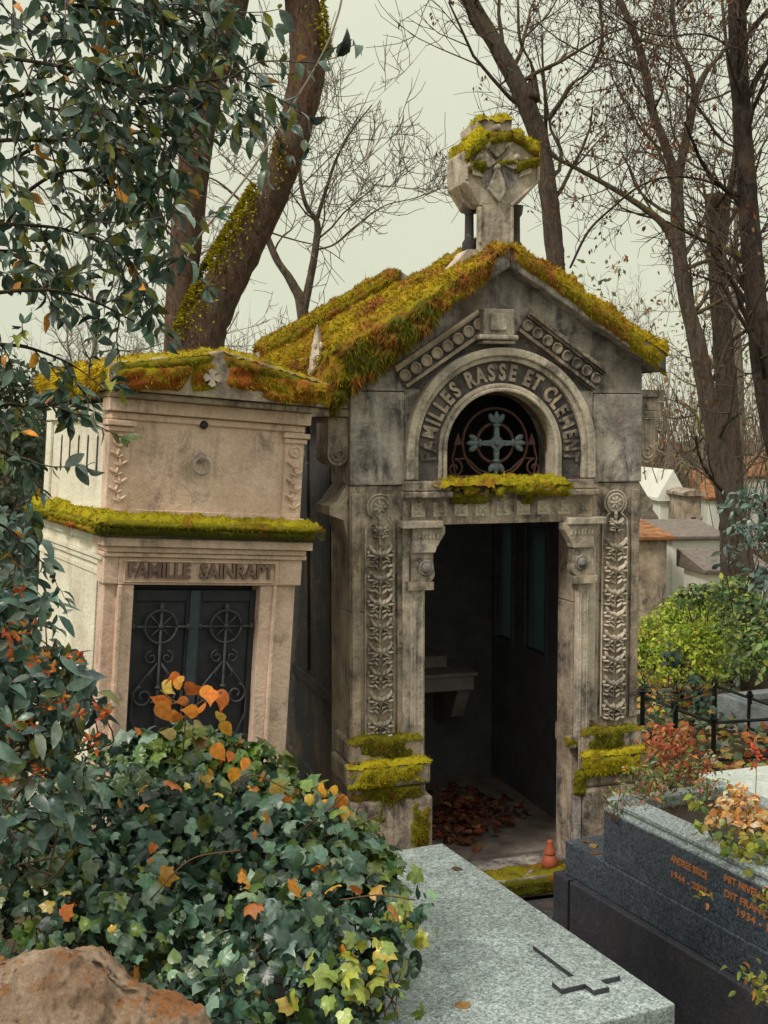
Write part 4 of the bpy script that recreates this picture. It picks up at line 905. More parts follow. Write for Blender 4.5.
# ================================================================== iron railings
def post(name_g, loc, h, parent):
    G().lathe([(.030, GZ - loc[2] - .02), (.030, h * .02), (.022, h * .06), (.022, h * .86), (.034, h * .88), (.036, h * .92), (.022, h * .95), (.026, h * .97), (.012, h)], loc, 8).build('post', M['iron'], parent, smooth=False)
def railing(name, pts, h, label, levels=(.84, .18), group=None):
    r = empty(name, Matrix.Translation(pts[0]), label, 'railing', group); base = np.array(pts[0])
    for p in pts: post(name, np.array(p) - base, h, r)
    for a, b in zip(pts[:-1], pts[1:]):
        for l in levels:
            a_, b_ = np.array(a) - base + [0, 0, h * l], np.array(b) - base + [0, 0, h * l]
            G().tube([a_, b_], .014, 6, True).build('rail', M['iron'], r)
    return r
def gp(px, py, z=GZ): return atz(px, py, z)
h = .45
c0 = gp(713, 770); cl = gp(642, 738); cm_ = gp(675, 754); 
dR = np.array([cos(radians(14)), sin(radians(14)), 0]); dB = unit(cl - c0)
railing('iron_railing', [c0 + dR * 1.6, c0 + dR * .0, cm_, cl, cl + dB * .6], .47, 'dark iron grave railing with two bars, nearest one behind the planter grave')
b0 = gp(682, 700); b1 = gp(714, 722); b2 = gp(749, 736); b3 = gp(790, 752)
railing('iron_railing', [b0 - np.array([.9, -.0, 0]), b0, b1, b2, b3], .42, 'dark iron grave railing behind the nearer one, running towards the bushes')
# ================================================================== far tombs
def tomb(name, label, px0, px1, pyt, pyb, y, rot, depth, roofh, wall, roofm, group=None, extra=None, over=.08):
    p0 = aty(px0, pyb, y); p1 = aty(px1, pyb, y); f = Frame([p0[0], y, GZ], rot); wd = (p1[0] - p0[0]) / cos(radians(rot))
    zt = aty(px0, pyt, y)[2] - GZ
    r = empty(name, f.M(), label, 'tomb', 'small tombs in the distance')
    G().box(0, wd, 0, depth, -.1, zt).box(-.03, wd + .03, -.03, depth + .03, -.1, .25).build('wall', wall, r, .02)
    if roofh > 0:
        G().prism([(-over, zt - .02), (wd + over, zt - .02), (wd + over, zt + .05), (wd / 2, zt + roofh), (-over, zt + .05)], -over, depth + over).build('roof', roofm, r, .015)
    else:
        G().prism([(-over, zt + .003), (depth + over, zt + .003), (depth + over, zt - roofh + .06), (-over, zt + .06)], -over, wd + over, axis='x').build('roof', roofm, r, .015)
    if extra: extra(r, wd, zt)
    return r
def doorx(r, wd, zt): G().box(wd * .35, wd * .65, -.012, .0, .25, zt * .72).build('door', M['iron'], r)
tomb('small_tomb', 'stained grey tomb with an orange mossy roof just right of the mausoleum', 626, 668, 541, 640, 16, 12, 1.0, -.16, M['grey'], M['orangemoss'])
def win(r, wd, zt): G().box(wd * .46, wd * .53, -.012, .0, zt * .80, zt * .9).build('vent', M['iron'], r)
tomb('small_tomb', 'white tomb with a grey slate roof beside the orange roofed one', 670, 722, 540, 640, 17, 8, 1.0, -.16, M['white'], M['slate'], extra=win)
tomb('small_tomb', 'low white tomb with a brown slate roof half hidden by the leaning trunk', 706, 768, 574, 640, 15.5, 8, .8, -.2, M['white'], M['slate'], extra=win)
tomb('small_tomb', 'tall white gabled tomb showing above the slate roof', 658, 682, 500, 600, 24, 5, 2.2, .62, M['white'], M['white'])
tomb('small_tomb', 'grey upright tomb next to the white gabled one', 684, 700, 495, 600, 23, 5, 1.4, .12, M['grey'], M['grey'], extra=doorx)
tomb('small_tomb', 'white tomb with a bright orange roof between the two leaning trunks', 706, 728, 500, 600, 25, -6, 2.0, -.5, M['white'], M['orangemoss'])
tomb('small_tomb', 'distant pale tomb with an orange roof near the right edge', 738, 790, 478, 600, 27, -6, 2.4, -.5, M['white'], M['orangemoss'], extra=doorx)
tomb('small_tomb', 'tiny grey tomb right against the edge of the mausoleum', 640, 652, 520, 600, 21, 0, 1.2, .3, M['grey'], M['slate'], extra=doorx)
for px, py, y in ((20, 560, 13), (10, 590, 11.5)):
    pass
# ================================================================== ground
n = 150; xs = np.linspace(-1, 1, n); xs = np.sign(xs) * (np.abs(xs) ** 2.2) * 160; ys = -12 + (np.linspace(0, 1, n) ** 2.4) * 300
V = []; 
def gh(x, y):
    t = min(max((4.0 - y) / 1.9, 0), 1); t = t * t * (3 - 2 * t)
    far = min(max((y - 9) / 30, 0), 1)
    return GZ + .95 * t + .05 * noise.noise(Vector((x * .8, y * .8, 0))) * (1 if y > 8 or y < 4 else .3) + far * .25 * noise.noise(Vector((x * .15, y * .15, 3)))
for y in ys:
    for x in xs: V.append((x, y, gh(x, y)))
Fc = [(j * n + i, j * n + i + 1, (j + 1) * n + i + 1, (j + 1) * n + i) for j in range(n - 1) for i in range(n - 1)]
go = G().add(V, Fc).build('ground', M['ground'], smooth=True); tag(go, 'earth ground covered in dead leaves between the tombs', 'ground', kind='structure')
# rough rock headstone at lower left
g = G(); prof = [(-60, 1000), (-30, 972), (0, 962), (30, 947), (60, 944), (85, 949), (108, 962), (128, 984), (150, 998), (178, 1006), (198, 1016), (215, 1040)]
yR = 2.55; P3 = [aty(a, b, yR) for a, b in prof]; V = []; nv = 26; nd = 9
import itertools
cols = []; NX = 150; NK = 90; xsr = np.linspace(P3[0][0], P3[-1][0], NX); zr = np.interp(xsr, [p[0] for p in P3], [p[2] for p in P3]); zb_ = .55
for i, (x, zt2) in enumerate(zip(xsr, zr)):
    e = min(i, NX - 1 - i) / 26; e = min(1, e)
    for k in range(NK):
        a = pi * k / (NK - 1); yy = yR - cos(a) * .19 * (1.0 if e > .9 else .5 + .5 * e) ; z = zb_ + (zt2 - zb_) * (sin(a) ** .38)
        q = Vector((x * 6, yy * 6, z * 6)); d = noise.noise(q) * .024 + noise.noise(q * 3) * .014 + noise.noise(q * 8) * .008 + noise.noise(q * 20) * .004
        cols.append((x + d * .4, yy + d * (-1 if k < NK // 2 else 1), z + d * .8 * sin(a)))
f = [(i * NK + k, (i + 1) * NK + k, (i + 1) * NK + k + 1, i * NK + k + 1) for i in range(NX - 1) for k in range(NK - 1)]
rk = G().add(cols, f).build('rock', M['rock'], smooth=True); tag(rk, 'rough ochre rock with orange lichen in the bottom left corner', 'rock')
# ================================================================== trees
def up(p): return np.array(p)
def slim(st):
    p, q = st; t = unit(np.gradient(p, axis=0)); return p, q * np.clip(np.sqrt(t[:, 1] ** 2 + t[:, 2] ** 2), .5, 1) * .8
def spray(stem, n, ln, lev, big, fine, t0=.1, t1=1., side=None, up_=.25, wig=.35, kids=(5, 5, 4), r=None, minr=.004, shrink=.55):
    pts, rad = stem; m = len(pts)
    for k in range(n):
        t = t0 + (t1 - t0) * (k + rng.random()) / n; i = min(int(t * (m - 1)), m - 2)
        ax = unit(pts[i + 1] - pts[i]); sd_ = unit(rng.normal(size=3) * [1, .6, .5])
        if side is not None: sd_ = unit(sd_ * .6 + np.array(side) * .7)
        d = unit(ax * .45 * (1 if ax[2] > 0 else -1) + sd_ + [0, 0, .25])
        grow(pts[i], d, ln * (.6 + .8 * rng.random()), r or min(rad[i] * .33, .028), lev, big, fine, up_, wig, 5, kids, shrink, minr)
def tree(name, label, base, stems, mat, twigmat, sprays=(), group=None, extra=None, twig_sides=3, dry=0, moss_bits=0):
    r = empty(name, Matrix.Translation(base), label, 'tree', group); b = np.array(base, float); big, fine = [], []
    for s in stems:
        g = G(); p, q = s; g.tube(p - b, q, 14 if q.max() > .05 else 8, cap=True, bump=.10); g.build('trunk' if q.max() > .085 else 'limb', mat, r, smooth=True)
    for idx, kw in sprays: spray(stems[idx], big=big, fine=fine, **kw)
    if big: tubes('branches', [(p - b, q) for p, q in big], mat, r, 5)
    if fine: tubes('twigs', [(p - b, q) for p, q in fine], twigmat, r, twig_sides)
    if dry and fine:
        ends = np.array([p[-1] for p, q in fine]); ii = rng.choice(len(ends), dry); pos = np.repeat(ends[ii] - b, 3, axis=0) + rng.normal(size=(dry * 3, 3)) * .03
        V, T, C_ = leaves(SMALL, pos, rng.normal(size=pos.shape) * .5 + [0, 0, -1], rng.normal(size=pos.shape), .055, pick([(.16, .07, .035), (.25, .12, .06), (.10, .05, .03)], [3, 1, 2], len(pos)))
        triG('dry_seeds', V, T, C_, M['dry'], r)
    if extra: extra(r, b)
    return r
# big two-stemmed tree behind the family tomb
y = 10.6
sA = pxline([(196, 760, y, 74), (192, 430, y, 66), (182, 345, y, 44), (182, 290, y, 40), (190, 200, y - .1, 40), (203, 110, y - .2, 41), (222, 40, y - .3, 42), (240, -30, y - .4, 42), (262, -110, y - .5, 38), (270, -230, y - .6, 30)])
sB = pxline([(192, 440, y, 50), (200, 345, y, 60), (217, 300, y, 58), (246, 245, y, 52), (274, 190, y - .1, 44), (292, 140, y - .2, 42), (306, 80, y - .2, 44), (307, 40, y - .2, 44), (300, -10, y - .2, 42), (290, -80, y - .2, 38), (270, -200, y - .1, 30)])
knob = pxline([(312, 62, y - .2, 28), (322, 54, y - .2, 26), (332, 48, y - .25, 16)], 4)
knob2 = pxline([(226, 28, y - .3, 22), (214, 16, y - .35, 16), (212, 4, y - .35, 14)], 4)
def bark_moss(r, b):
    L_ = []
    for (st, t0, t1, n, sd) in ((sB, .10, .52, 9000, -1), (sA, .02, .2, 1200, 1), (sB, .66, .82, 900, 1)):
        p, q = st; m = len(p); ts = rng.random(n) * (t1 - t0) + t0; keepi = []
        i = np.clip((ts * (m - 1)).astype(int), 0, m - 2); fr_ = (ts * (m - 1) - i)[:, None]
        c = p[i] * (1 - fr_) + p[i + 1] * fr_; ax = unit(p[i + 1] - p[i]); w0 = unit(np.cross(ax, [0, 1, 0])); w1 = np.cross(ax, w0)
        a = rng.normal(size=n) * .6 + .15; nr = (np.cos(a)[:, None] * w0 * (-1 if True else 1) * sd + np.sin(a)[:, None] * np.array([0, -1, 0]))
        nr = unit(nr - ax * np.sum(nr * ax, axis=1, keepdims=True))
        pos = c + nr * (q[i] * .97)[:, None]
        nz = np.array([noise.noise(Vector(x * 4)) for x in pos]); k = nz > (-.22 + 1.2 * np.maximum(0, (ts - t0) / (t1 - t0) - .6))
        L_.append(blades(pos[k] - b, nr[k], .035, .010, .1, .55))
    V, T, C_ = merge(L_); triG('bark_moss', V, T, C_, M['moss3'], r)
    v = pxline([(345, -20, y - .5, 2), (338, 15, y - .55, 2.2), (322, 55, y - .55, 2.2), (290, 110, y - .5, 2.4), (255, 165, y - .45, 2.4), (225, 205, y - .45, 2.4), (200, 236, y - .4, 2.6), (185, 262, y - .3, 2.6)])
    G().tube(v[0] - b, v[1], 5).build('dead_creeper', M['twigF'], r, smooth=True)
base = aty(192, 740, y); base[2] = GZ
tree('big_tree', 'large mossy tree forking into two thick bare stems behind the small leaning tomb', base, [slim(q_) for q_ in [sA, sB, knob, knob2]], M['barkA'], M['twig'],
     [(0, dict(n=5, ln=1.6, lev=2, t0=.75)), (1, dict(n=4, ln=1.5, lev=2, t0=.85))], extra=bark_moss)
# thin many-limbed tree seen between it and the chapel
y = 15.
s0 = pxline([(308, 640, y, 22), (307, 420, y, 17), (303, 315, y, 15), (292, 283, y, 13), (276, 258, y, 10), (264, 225, y, 8), (260, 190, y, 7), (266, 150, y, 5), (262, 110, y, 3)])
s1 = pxline([(303, 312, y, 12), (310, 280, y, 10), (316, 245, y, 9), (317, 222, y, 8), (306, 205, y, 6), (300, 175, y, 4), (304, 140, y, 3)])
s2 = pxline([(316, 250, y, 5), (335, 244, y, 4.5), (356, 226, y, 4), (384, 206, y, 3), (415, 198, y, 2.4), (445, 186, y, 1.6)])
s3 = pxline([(316, 222, y, 6), (326, 190, y, 4.5), (336, 160, y, 3.6), (352, 130, y, 2.8), (372, 105, y, 2)])
s4 = pxline([(266, 222, y, 6), (240, 200, y, 5), (215, 180, y, 4), (196, 176, y, 3)])
base = aty(308, 640, y); base[2] = GZ
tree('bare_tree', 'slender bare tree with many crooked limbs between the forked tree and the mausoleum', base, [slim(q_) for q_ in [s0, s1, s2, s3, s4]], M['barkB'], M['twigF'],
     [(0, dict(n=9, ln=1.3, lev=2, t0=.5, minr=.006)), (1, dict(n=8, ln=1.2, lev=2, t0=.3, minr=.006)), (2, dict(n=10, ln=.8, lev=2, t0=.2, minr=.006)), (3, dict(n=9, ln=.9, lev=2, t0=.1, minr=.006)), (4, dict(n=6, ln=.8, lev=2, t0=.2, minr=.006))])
# tree behind the cross
y = 13.5
s0 = pxline([(562, 700, y, 30), (561, 430, y, 25), (558, 300, y, 23), (553, 235, y, 23), (548, 190, y, 23), (539, 140, y, 24), (521, 92, y, 26), (500, 52, y, 24), (472, 4, y, 22), (452, -40, y, 22), (430, -120, y, 16)])
s1 = pxline([(548, 120, y - .2, 9), (562, 100, y - .3, 7), (572, 84, y - .4, 6), (590, 70, y - .5, 5), (602, 40, y - .5, 4), (600, 5, y - .5, 3.5), (606, -40, y - .5, 3)])
s2 = pxline([(530, 100, y, 26), (533, 70, y, 5), (520, 40, y - .2, 4), (518, 0, y - .2, 3)])
base = aty(562, 700, y); base[2] = GZ
tree('bare_tree', 'leaning bare tree rising directly behind the stone cross of the mausoleum', base, [slim(q_) for q_ in [s0, s1, s2]], M['barkB'], M['twig'],
     [(0, dict(n=10, ln=1.2, lev=2, t0=.35, t1=.8, minr=.005)), (1, dict(n=8, ln=.8, lev=2, t0=.1, minr=.005)), (0, dict(n=3, ln=1.8, lev=2, t0=.8, minr=.004))], dry=60)
# multi-limbed leaning tree on the right
y = 12.
s0 = pxline([(762, 720, y, 52), (754, 640, y, 40), (746, 590, y, 36), (736, 540, y, 32), (722, 470, y, 28), (711, 414, y, 24), (697, 345, y, 21), (684, 290, y, 18), (678, 235, y, 17), (677, 178, y, 15)])
s1 = pxline([(677, 182, y, 13), (667, 150, y, 12), (653, 112, y, 11), (646, 75, y, 11), (636, 38, y, 10), (618, -5, y, 9), (600, -60, y, 8)])
s2 = pxline([(677, 182, y, 12), (686, 140, y, 11), (695, 98, y, 10), (706, 72, y, 8), (724, 50, y, 6), (742, 18, y, 5), (750, -30, y, 4)])
s3 = pxline([(680, 255, y, 15), (668, 230, y, 14), (652, 214, y, 14), (624, 195, y, 13), (598, 180, y, 12), (574, 167, y, 10), (556, 158, y, 8), (545, 145, y, 6)])
s4 = pxline([(695, 98, y, 8), (690, 70, y, 6), (676, 40, y, 5), (672, 0, y, 5), (664, -40, y, 4)])
s5 = pxline([(645, 72, y, 6), (620, 62, y, 5), (590, 55, y, 4), (560, 40, y, 3), (535, 20, y, 2.4)])
base = aty(762, 715, y); base[2] = GZ
tree('bare_tree', 'bare tree whose leaning trunk splits into many limbs right of the cross', base, [slim(q_) for q_ in [s0, s1, s2, s3, s4, s5]], M['barkB'], M['twig'],
     [(0, dict(n=12, ln=1.0, lev=2, t0=.35, minr=.0035)), (1, dict(n=10, ln=1.1, lev=2, t0=.1, minr=.0035)), (2, dict(n=10, ln=1.0, lev=2, t0=.1, minr=.0035)), (3, dict(n=14, ln=.8, lev=2, t0=.1, minr=.0035)), (4, dict(n=7, ln=.9, lev=2, t0=.1, minr=.0035)), (5, dict(n=8, ln=.8, lev=2, t0=.1, minr=.0035))], dry=420)
y = 9.3
s0 = pxline([(826, 800, y, 48), (812, 650, y, 40), (790, 500, y, 34), (768, 400, y, 30), (758, 320, y, 27), (751, 240, y, 25), (745, 160, y, 23), (741, 100, y, 22), (738, 40, y, 22), (736, -20, y, 21), (730, -120, y, 17)])
s1 = pxline([(742, 110, y, 10), (752, 88, y, 9), (764, 66, y, 8), (785, 40, y, 8)])
s2 = pxline([(750, 222, y, 7), (740, 205, y, 7), (722, 188, y, 6.5), (698, 179, y, 6), (668, 177, y, 5.5), (640, 186, y, 5), (612, 208, y, 4.4), (588, 232, y, 4), (570, 268, y, 3)])
s3 = pxline([(742, 60, y, 7), (722, 42, y, 6), (700, 34, y, 5), (668, 36, y, 4.6), (640, 30, y, 4), (615, 12, y, 3)])
s4 = pxline([(744, 150, y, 6), (722, 140, y, 5), (700, 110, y, 4), (684, 92, y, 3.5), (664, 84, y, 3)])
base = aty(824, 780, y); base[2] = GZ
tree('bare_tree', 'dark straight-trunked bare tree at the right edge of the photo', base, [slim(q_) for q_ in [s0, s1, s2, s3, s4]], M['barkC'], M['twig'],
     [(0, dict(n=12, ln=.9, lev=2, t0=.3, t1=.95, minr=.0035)), (2, dict(n=12, ln=.6, lev=2, t0=.1, minr=.003)), (3, dict(n=9, ln=.6, lev=2, t0=.1, minr=.003)), (4, dict(n=6, ln=.6, lev=2, t0=.2, minr=.003)), (0, dict(n=4, ln=.9, lev=2, t0=.3, t1=.5, side=(-1, 0, .2), up_=.1, minr=.003))], dry=200)
y = 13.
s0 = pxline([(736, 680, y, 30), (732, 500, y, 24), (727, 400, y, 22), (720, 300, y, 19), (716, 240, y, 18), (714, 194, y, 18)])
s1 = pxline([(722, 230, y, 8), (730, 190, y, 7), (736, 150, y, 6), (736, 110, y, 5), (728, 60, y, 4), (722, 0, y, 3)])
base = aty(736, 680, y); base[2] = GZ
tree('pollarded_tree', 'short bare trunk sawn off flat between the two right-hand trees', base, [s0, s1], M['barkB'], M['twig'], [(0, dict(n=8, ln=.9, lev=2, t0=.4, minr=.005)), (1, dict(n=7, ln=.8, lev=2, t0=.1, minr=.005))], dry=80)
# distant wood: three bare trees copied
protos = []
def far_tree(i, x, y_, hgt):
    b = np.array([x, y_, GZ]); big, fine = [], []
    lean = rng.normal() * .08; n = 9
    pts = np.array([[x + lean * hgt * t + .12 * rng.normal() * t, y_ + .1 * rng.normal() * t, GZ - .1 + hgt * t] for t in np.linspace(0, 1, n)]); rad = np.linspace(.13, .02, n) * hgt / 9
    stem = (smoothline(np.hstack([pts, rad[:, None]]), 3)); stem = (stem[:, :3], stem[:, 3])
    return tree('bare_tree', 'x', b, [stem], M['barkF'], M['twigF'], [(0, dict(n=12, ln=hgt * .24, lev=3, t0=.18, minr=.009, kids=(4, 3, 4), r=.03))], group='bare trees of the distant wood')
spots = [(-9.5, 26), (-7.2, 31), (-4.6, 27.5), (-2.3, 33), (.4, 29), (3.2, 35), (5.4, 30), (7.6, 27), (9.8, 32), (12.4, 28), (-12.5, 30), (-6, 38), (2, 41), (8.5, 40), (-10.5, 40), (13.5, 38), (-3.4, 22.5), (6.6, 22)]
words = ['far left of the wood, just inside the frame', 'left, between hanging leaves and forked trunk', 'left of the forked trunk, thin and pale', 'between the forked stems', 'beyond the mossy chapel roof', 'just right of the cross, very faint', 'behind the thick leaning limb', 'behind the many-limbed tree', 'behind the right-hand dark trunk', 'outermost on the right', 'outermost on the left', 'deep in the wood on the left', 'deep in the wood behind the roof', 'deep in the wood at right', 'deepest on the far left', 'deepest on the far right', 'the nearest, above the small tomb roof', 'the nearest, above the orange tomb roofs']
for i, (x, y_) in enumerate(spots):
    if i < 4: t_ = far_tree(i, x, y_, [8.5, 9, 7, 4.6][i]); protos.append(t_)
    else:
        src = protos[i % 4]; t_ = src.copy(); COL.objects.link(t_); t_.location = (x, y_, GZ); t_.rotation_euler = (0, 0, i * 1.9); k = (.8 + .35 * ((i * 37) % 10) / 10) * (.55 if 235 < 384 + 1190 * x / y_ < 540 else .85); t_.scale = (k, k, k)
        for ch in src.children:
            c2_ = ch.copy(); COL.objects.link(c2_); c2_.parent = t_
    t_['label'] = 'pale bare tree, ' + words[i]
# undergrowth that reads as one mass
n = 8000; x = rng.uniform(-17, 20, n); yb2 = rng.uniform(24, 44, n); hh = rng.random(n) ** 1.2 * 5.2 + .6
pos = np.stack([x, yb2, np.full(n, GZ)], 1); tip = unit(np.stack([rng.normal(size=n) * .3, rng.normal(size=n) * .2, np.ones(n)], 1)); sd_ = unit(np.stack([np.ones(n), rng.normal(size=n) * .5, np.zeros(n)], 1))
w_ = .012 + .014 * rng.random(n); mid = pos + tip * hh[:, None] * .55 + rng.normal(size=(n, 3)) * .12; top = pos + tip * hh[:, None] + rng.normal(size=(n, 3)) * .35
V = np.stack([pos - sd_ * w_[:, None], pos + sd_ * w_[:, None], mid - sd_ * w_[:, None] * .7, mid + sd_ * w_[:, None] * .7, top], 1).reshape(-1, 3)
T = (np.array([(0, 1, 3), (0, 3, 2), (2, 3, 4)])[None] + (np.arange(n) * 5)[:, None, None]).reshape(-1, 3)
A1 = (V, T, np.repeat(pick([(.16, .12, .09), (.22, .17, .12), (.10, .08, .06)], [2, 2, 1], n), 5, axis=0))
n = 30000; lx = rng.uniform(-17, 20, n); ly = rng.uniform(24, 44, n); lz = GZ + 3.8 * rng.random(n) ** 1.5 + .1
lz = np.where(384 + 1190 * lx / ly > 540, GZ + (lz - GZ) * 1.7, lz)
clump = np.array([noise.noise(Vector((a * .5, b_ * .5, c * .6))) for a, b_, c in zip(lx, ly, lz)]); k = clump > -.05
lx, ly, lz, clump = lx[k], ly[k], lz[k], clump[k]; n = len(lx)
pal = pick([(.20, .22, .08), (.34, .17, .07), (.33, .24, .14), (.11, .14, .06)], [3, 3, 3, 2.5], n)
A2 = leaves(SMALL, np.stack([lx, ly, lz], 1), rng.normal(size=(n, 3)), rng.normal(size=(n, 3)), .13 + .08 * rng.random(n), pal)
V, T, C_ = merge([A1, A2]); tag(triG('undergrowth', V, T, C_, M['dry']), 'tangled tan undergrowth at the foot of the distant wood', 'undergrowth', kind='stuff')
# ================================================================== leafy plants
def blob(cs, n, size, pal, wts, tpl, flat=.75, inner=.55, upb=.35, droop=.6, jit=.3, toward=.35):
    """leaves through a union of ellipsoids given as (px, py, depth, radius px)"""
    ce = np.array([aty(a, b, d) for a, b, d, r in cs]); rr = np.array([r * d / F for a, b, d, r in cs]); w_ = rr ** 2; i = rng.choice(len(cs), n, p=w_ / w_.sum())
    u = unit(rng.normal(size=(n, 3))); u[:, 2] = np.where(u[:, 2] < -.5, -u[:, 2], u[:, 2]); q = (inner + (1.06 - inner) * rng.random(n) ** .6)
    off = u * (rr[i] * q)[:, None] * [1, flat, 1]; pos = ce[i] + off
    nr = unit(u + rng.normal(size=(n, 3)) * .45 + [0, -toward, upb]); tip = unit(rng.normal(size=(n, 3)) * .8 + u * .35 + [0, 0, -droop])
    if np.ndim(pal[0]) == 0: pal = [pal]
    col = pick(pal, wts, n, jit)
    return leaves(tpl, pos, tip, nr, size * (.42 + .95 * rng.random(n)), col)
def stems_in(cs, n, ln, r, parent, mat, name='stems', b=np.zeros(3), upw=.6):
    g = G()
    for k in range(n):
        a, bb, d, rp = cs[rng.integers(len(cs))]; c = aty(a, bb, d); R = rp * d / F; p = c + unit(rng.normal(size=3)) * R * .9 * [1, .75, 1]; q = c + rng.normal(size=3) * R * .3 - [0, 0, ln * upw]
        m = (p + q) / 2 + rng.normal(size=3) * ln * .2; s_ = smoothline([list(q) + [r], list(m) + [r * .8], list(p) + [r * .5]], 5); g.tube(s_[:, :3] - b, s_[:, 3], 4, cap=False)
    return g.build(name, mat, parent, smooth=True)
def plant(name, label, cat, base, layers, stem=None, mat=None, group=None, extra=None):
    r = empty(name, Matrix.Translation(base), label, cat, group); b = np.array(base, float)
    for nm, parts, mt in layers:
        V, T, C_ = merge(parts); triG(nm, V - b, T, C_, mt, r)
    if stem: stems_in(*stem, parent=r, mat=mat or M['stem'], b=b)
    if extra: extra(r, b)
    return r
teal = [(.035, .08, .052), (.085, .165, .11), (.19, .29, .21), (.09, .15, .04), (.18, .24, .05), (.02, .042, .028), (.24, .33, .21)]
# ivy mound
cs = [(190, 880, 4.6, 120), (285, 895, 4.5, 100), (350, 925, 4.4, 62), (95, 870, 4.6, 110), (200, 800, 4.9, 60), (255, 810, 4.9, 50), (325, 855, 4.7, 52), (375, 960, 4.1, 44), (265, 985, 4.0, 100), (130, 960, 4.1, 100),
      (30, 900, 4.3, 90), (370, 890, 4.6, 26), (150, 790, 4.9, 45), (330, 1010, 3.8, 55), (230, 760, 4.9, 22), (290, 800, 4.8, 28), (120, 765, 4.9, 24), (395, 905, 4.5, 14), (418, 925, 4.4, 14), (348, 838, 4.7, 24), (215, 742, 4.9, 16), (140, 742, 4.9, 14), (275, 778, 4.8, 15), (312, 806, 4.75, 14), (375, 852, 4.6, 13), (402, 880, 4.5, 12), (425, 905, 4.4, 9), (175, 735, 4.9, 12), (200, 1040, 3.5, 80)]
b_ = atz(200, 960, .2)
L1 = [blob(cs, 3300, .064, teal, [4, 5, 2.4, 2, .9, 3, .8], IVY, inner=.5), blob(cs, 2000, .058, teal, [4, 5, 2.4, 2, .9, 3, .8], HEART, inner=.5), blob(cs, 900, .038, teal, [1, 2, 2, 2, 2, 1, 1], IVY, inner=.8)]
hi = [(200, 775, 4.85, 50), (160, 775, 4.85, 35), (250, 785, 4.85, 45), (300, 825, 4.65, 45), (345, 850, 4.6, 40), (385, 880, 4.5, 30)]
L1.append(blob(hi, 750, .060, [(.14, .21, .04), (.08, .15, .05), (.20, .24, .06), (.22, .14, .03)], [3, 3, 2, .5], IVY, inner=.5))
low = [(360, 985, 3.8, 45), (395, 1000, 3.75, 30), (330, 1000, 3.7, 40), (410, 925, 4.2, 28)]
L1.append(blob(low, 75, .058, [(.36, .38, .06), (.20, .28, .06), (.42, .34, .05)], [3, 3, 1], IVY, inner=.6))
L1.append(blob([(200, 900, 4.35, 130), (300, 950, 4.1, 100), (100, 960, 3.95, 80)], 60, .055, [(.62, .19, .04), (.70, .30, .05), (.60, .44, .10)], [3, 2, 1], IVY, inner=.85))
def leafpx(lst, d0, pal, size, tpl=HEART, droop=.35):
    pos = np.array([aty(a, b, d0 + .08 * rng.normal()) for a, b in lst]); n = len(lst)
    return leaves(tpl, pos, rng.normal(size=(n, 3)) * .45 + [0, -.1, -droop], rng.normal(size=(n, 3)) * .35 + [0, -1, .3], size * (.8 + .4 * rng.random(n)), pick(pal, [1] * len(pal), n, .15))
org = [(.82, .28, .04), (.75, .36, .05), (.66, .19, .04), (.70, .46, .10)]
Lo = [leafpx([(163, 683), (180, 676), (196, 684), (212, 690), (223, 690), (158, 703), (171, 705), (188, 700), (206, 704), (220, 712), (198, 712), (222, 722), (183, 683), (205, 686), (168, 716)], 4.75, org, .080),
      leafpx([(213, 745), (232, 752), (247, 758), (236, 768), (222, 764), (262, 775), (275, 783), (290, 790), (282, 800), (300, 792), (208, 768)], 4.6, org, .068),
      leafpx([(312, 795), (325, 788), (338, 792), (330, 803), (345, 806), (318, 808), (348, 800), (336, 815)], 4.5, org, .072),
      leafpx([(352, 955), (364, 968), (372, 978), (358, 984), (345, 948), (382, 962)], 3.9, org, .055), leafpx([(135, 690 + 40), (196, 925), (190, 960), (170, 968), (245, 870), (120, 800), (278, 950)], 4.2, org, .05),
      leafpx([(205, 768), (190, 730), (176, 735), (230, 742), (150, 745), (200, 722)], 4.75, [(.20, .26, .05), (.42, .36, .16)], .062)]
def ivy_x(r, b):
    g = G()
    for ln in ([(178, 800), (183, 750), (186, 712), (186, 686)], [(186, 712), (204, 700), (222, 692)], [(186, 705), (172, 700), (160, 690)], [(230, 800), (250, 775), (290, 790)], [(250, 880), (290, 840), (330, 808), (345, 795)], [(250, 850), (300, 842), (345, 830), (380, 815)], [(300, 960), (345, 975), (380, 1000)], [(150, 900), (190, 860), (240, 850)], [(340, 900), (380, 895), (415, 900)], [(330, 1005), (360, 990), (385, 960)]):
        d = 4.75 if ln[0][1] < 801 and ln[0][0] < 190 else 4.45 if ln[0][1] < 900 else 3.95
        p, q = pxline([(a_, b2_, d, 1.7) for a_, b2_ in ln]); g.tube(p - b, q, 5)
    g.build('runner', M['stem'], r, smooth=True)
STEMR = 320
plant('ivy_bush', 'big mound of dark ivy with orange-tipped sprays in front of the leaning tomb', 'ivy', b_, [('foliage', L1, M['leaf']), ('autumn_leaves', Lo, M['soft'])], stem=(cs[:13], 200, .28, .0035), extra=ivy_x)
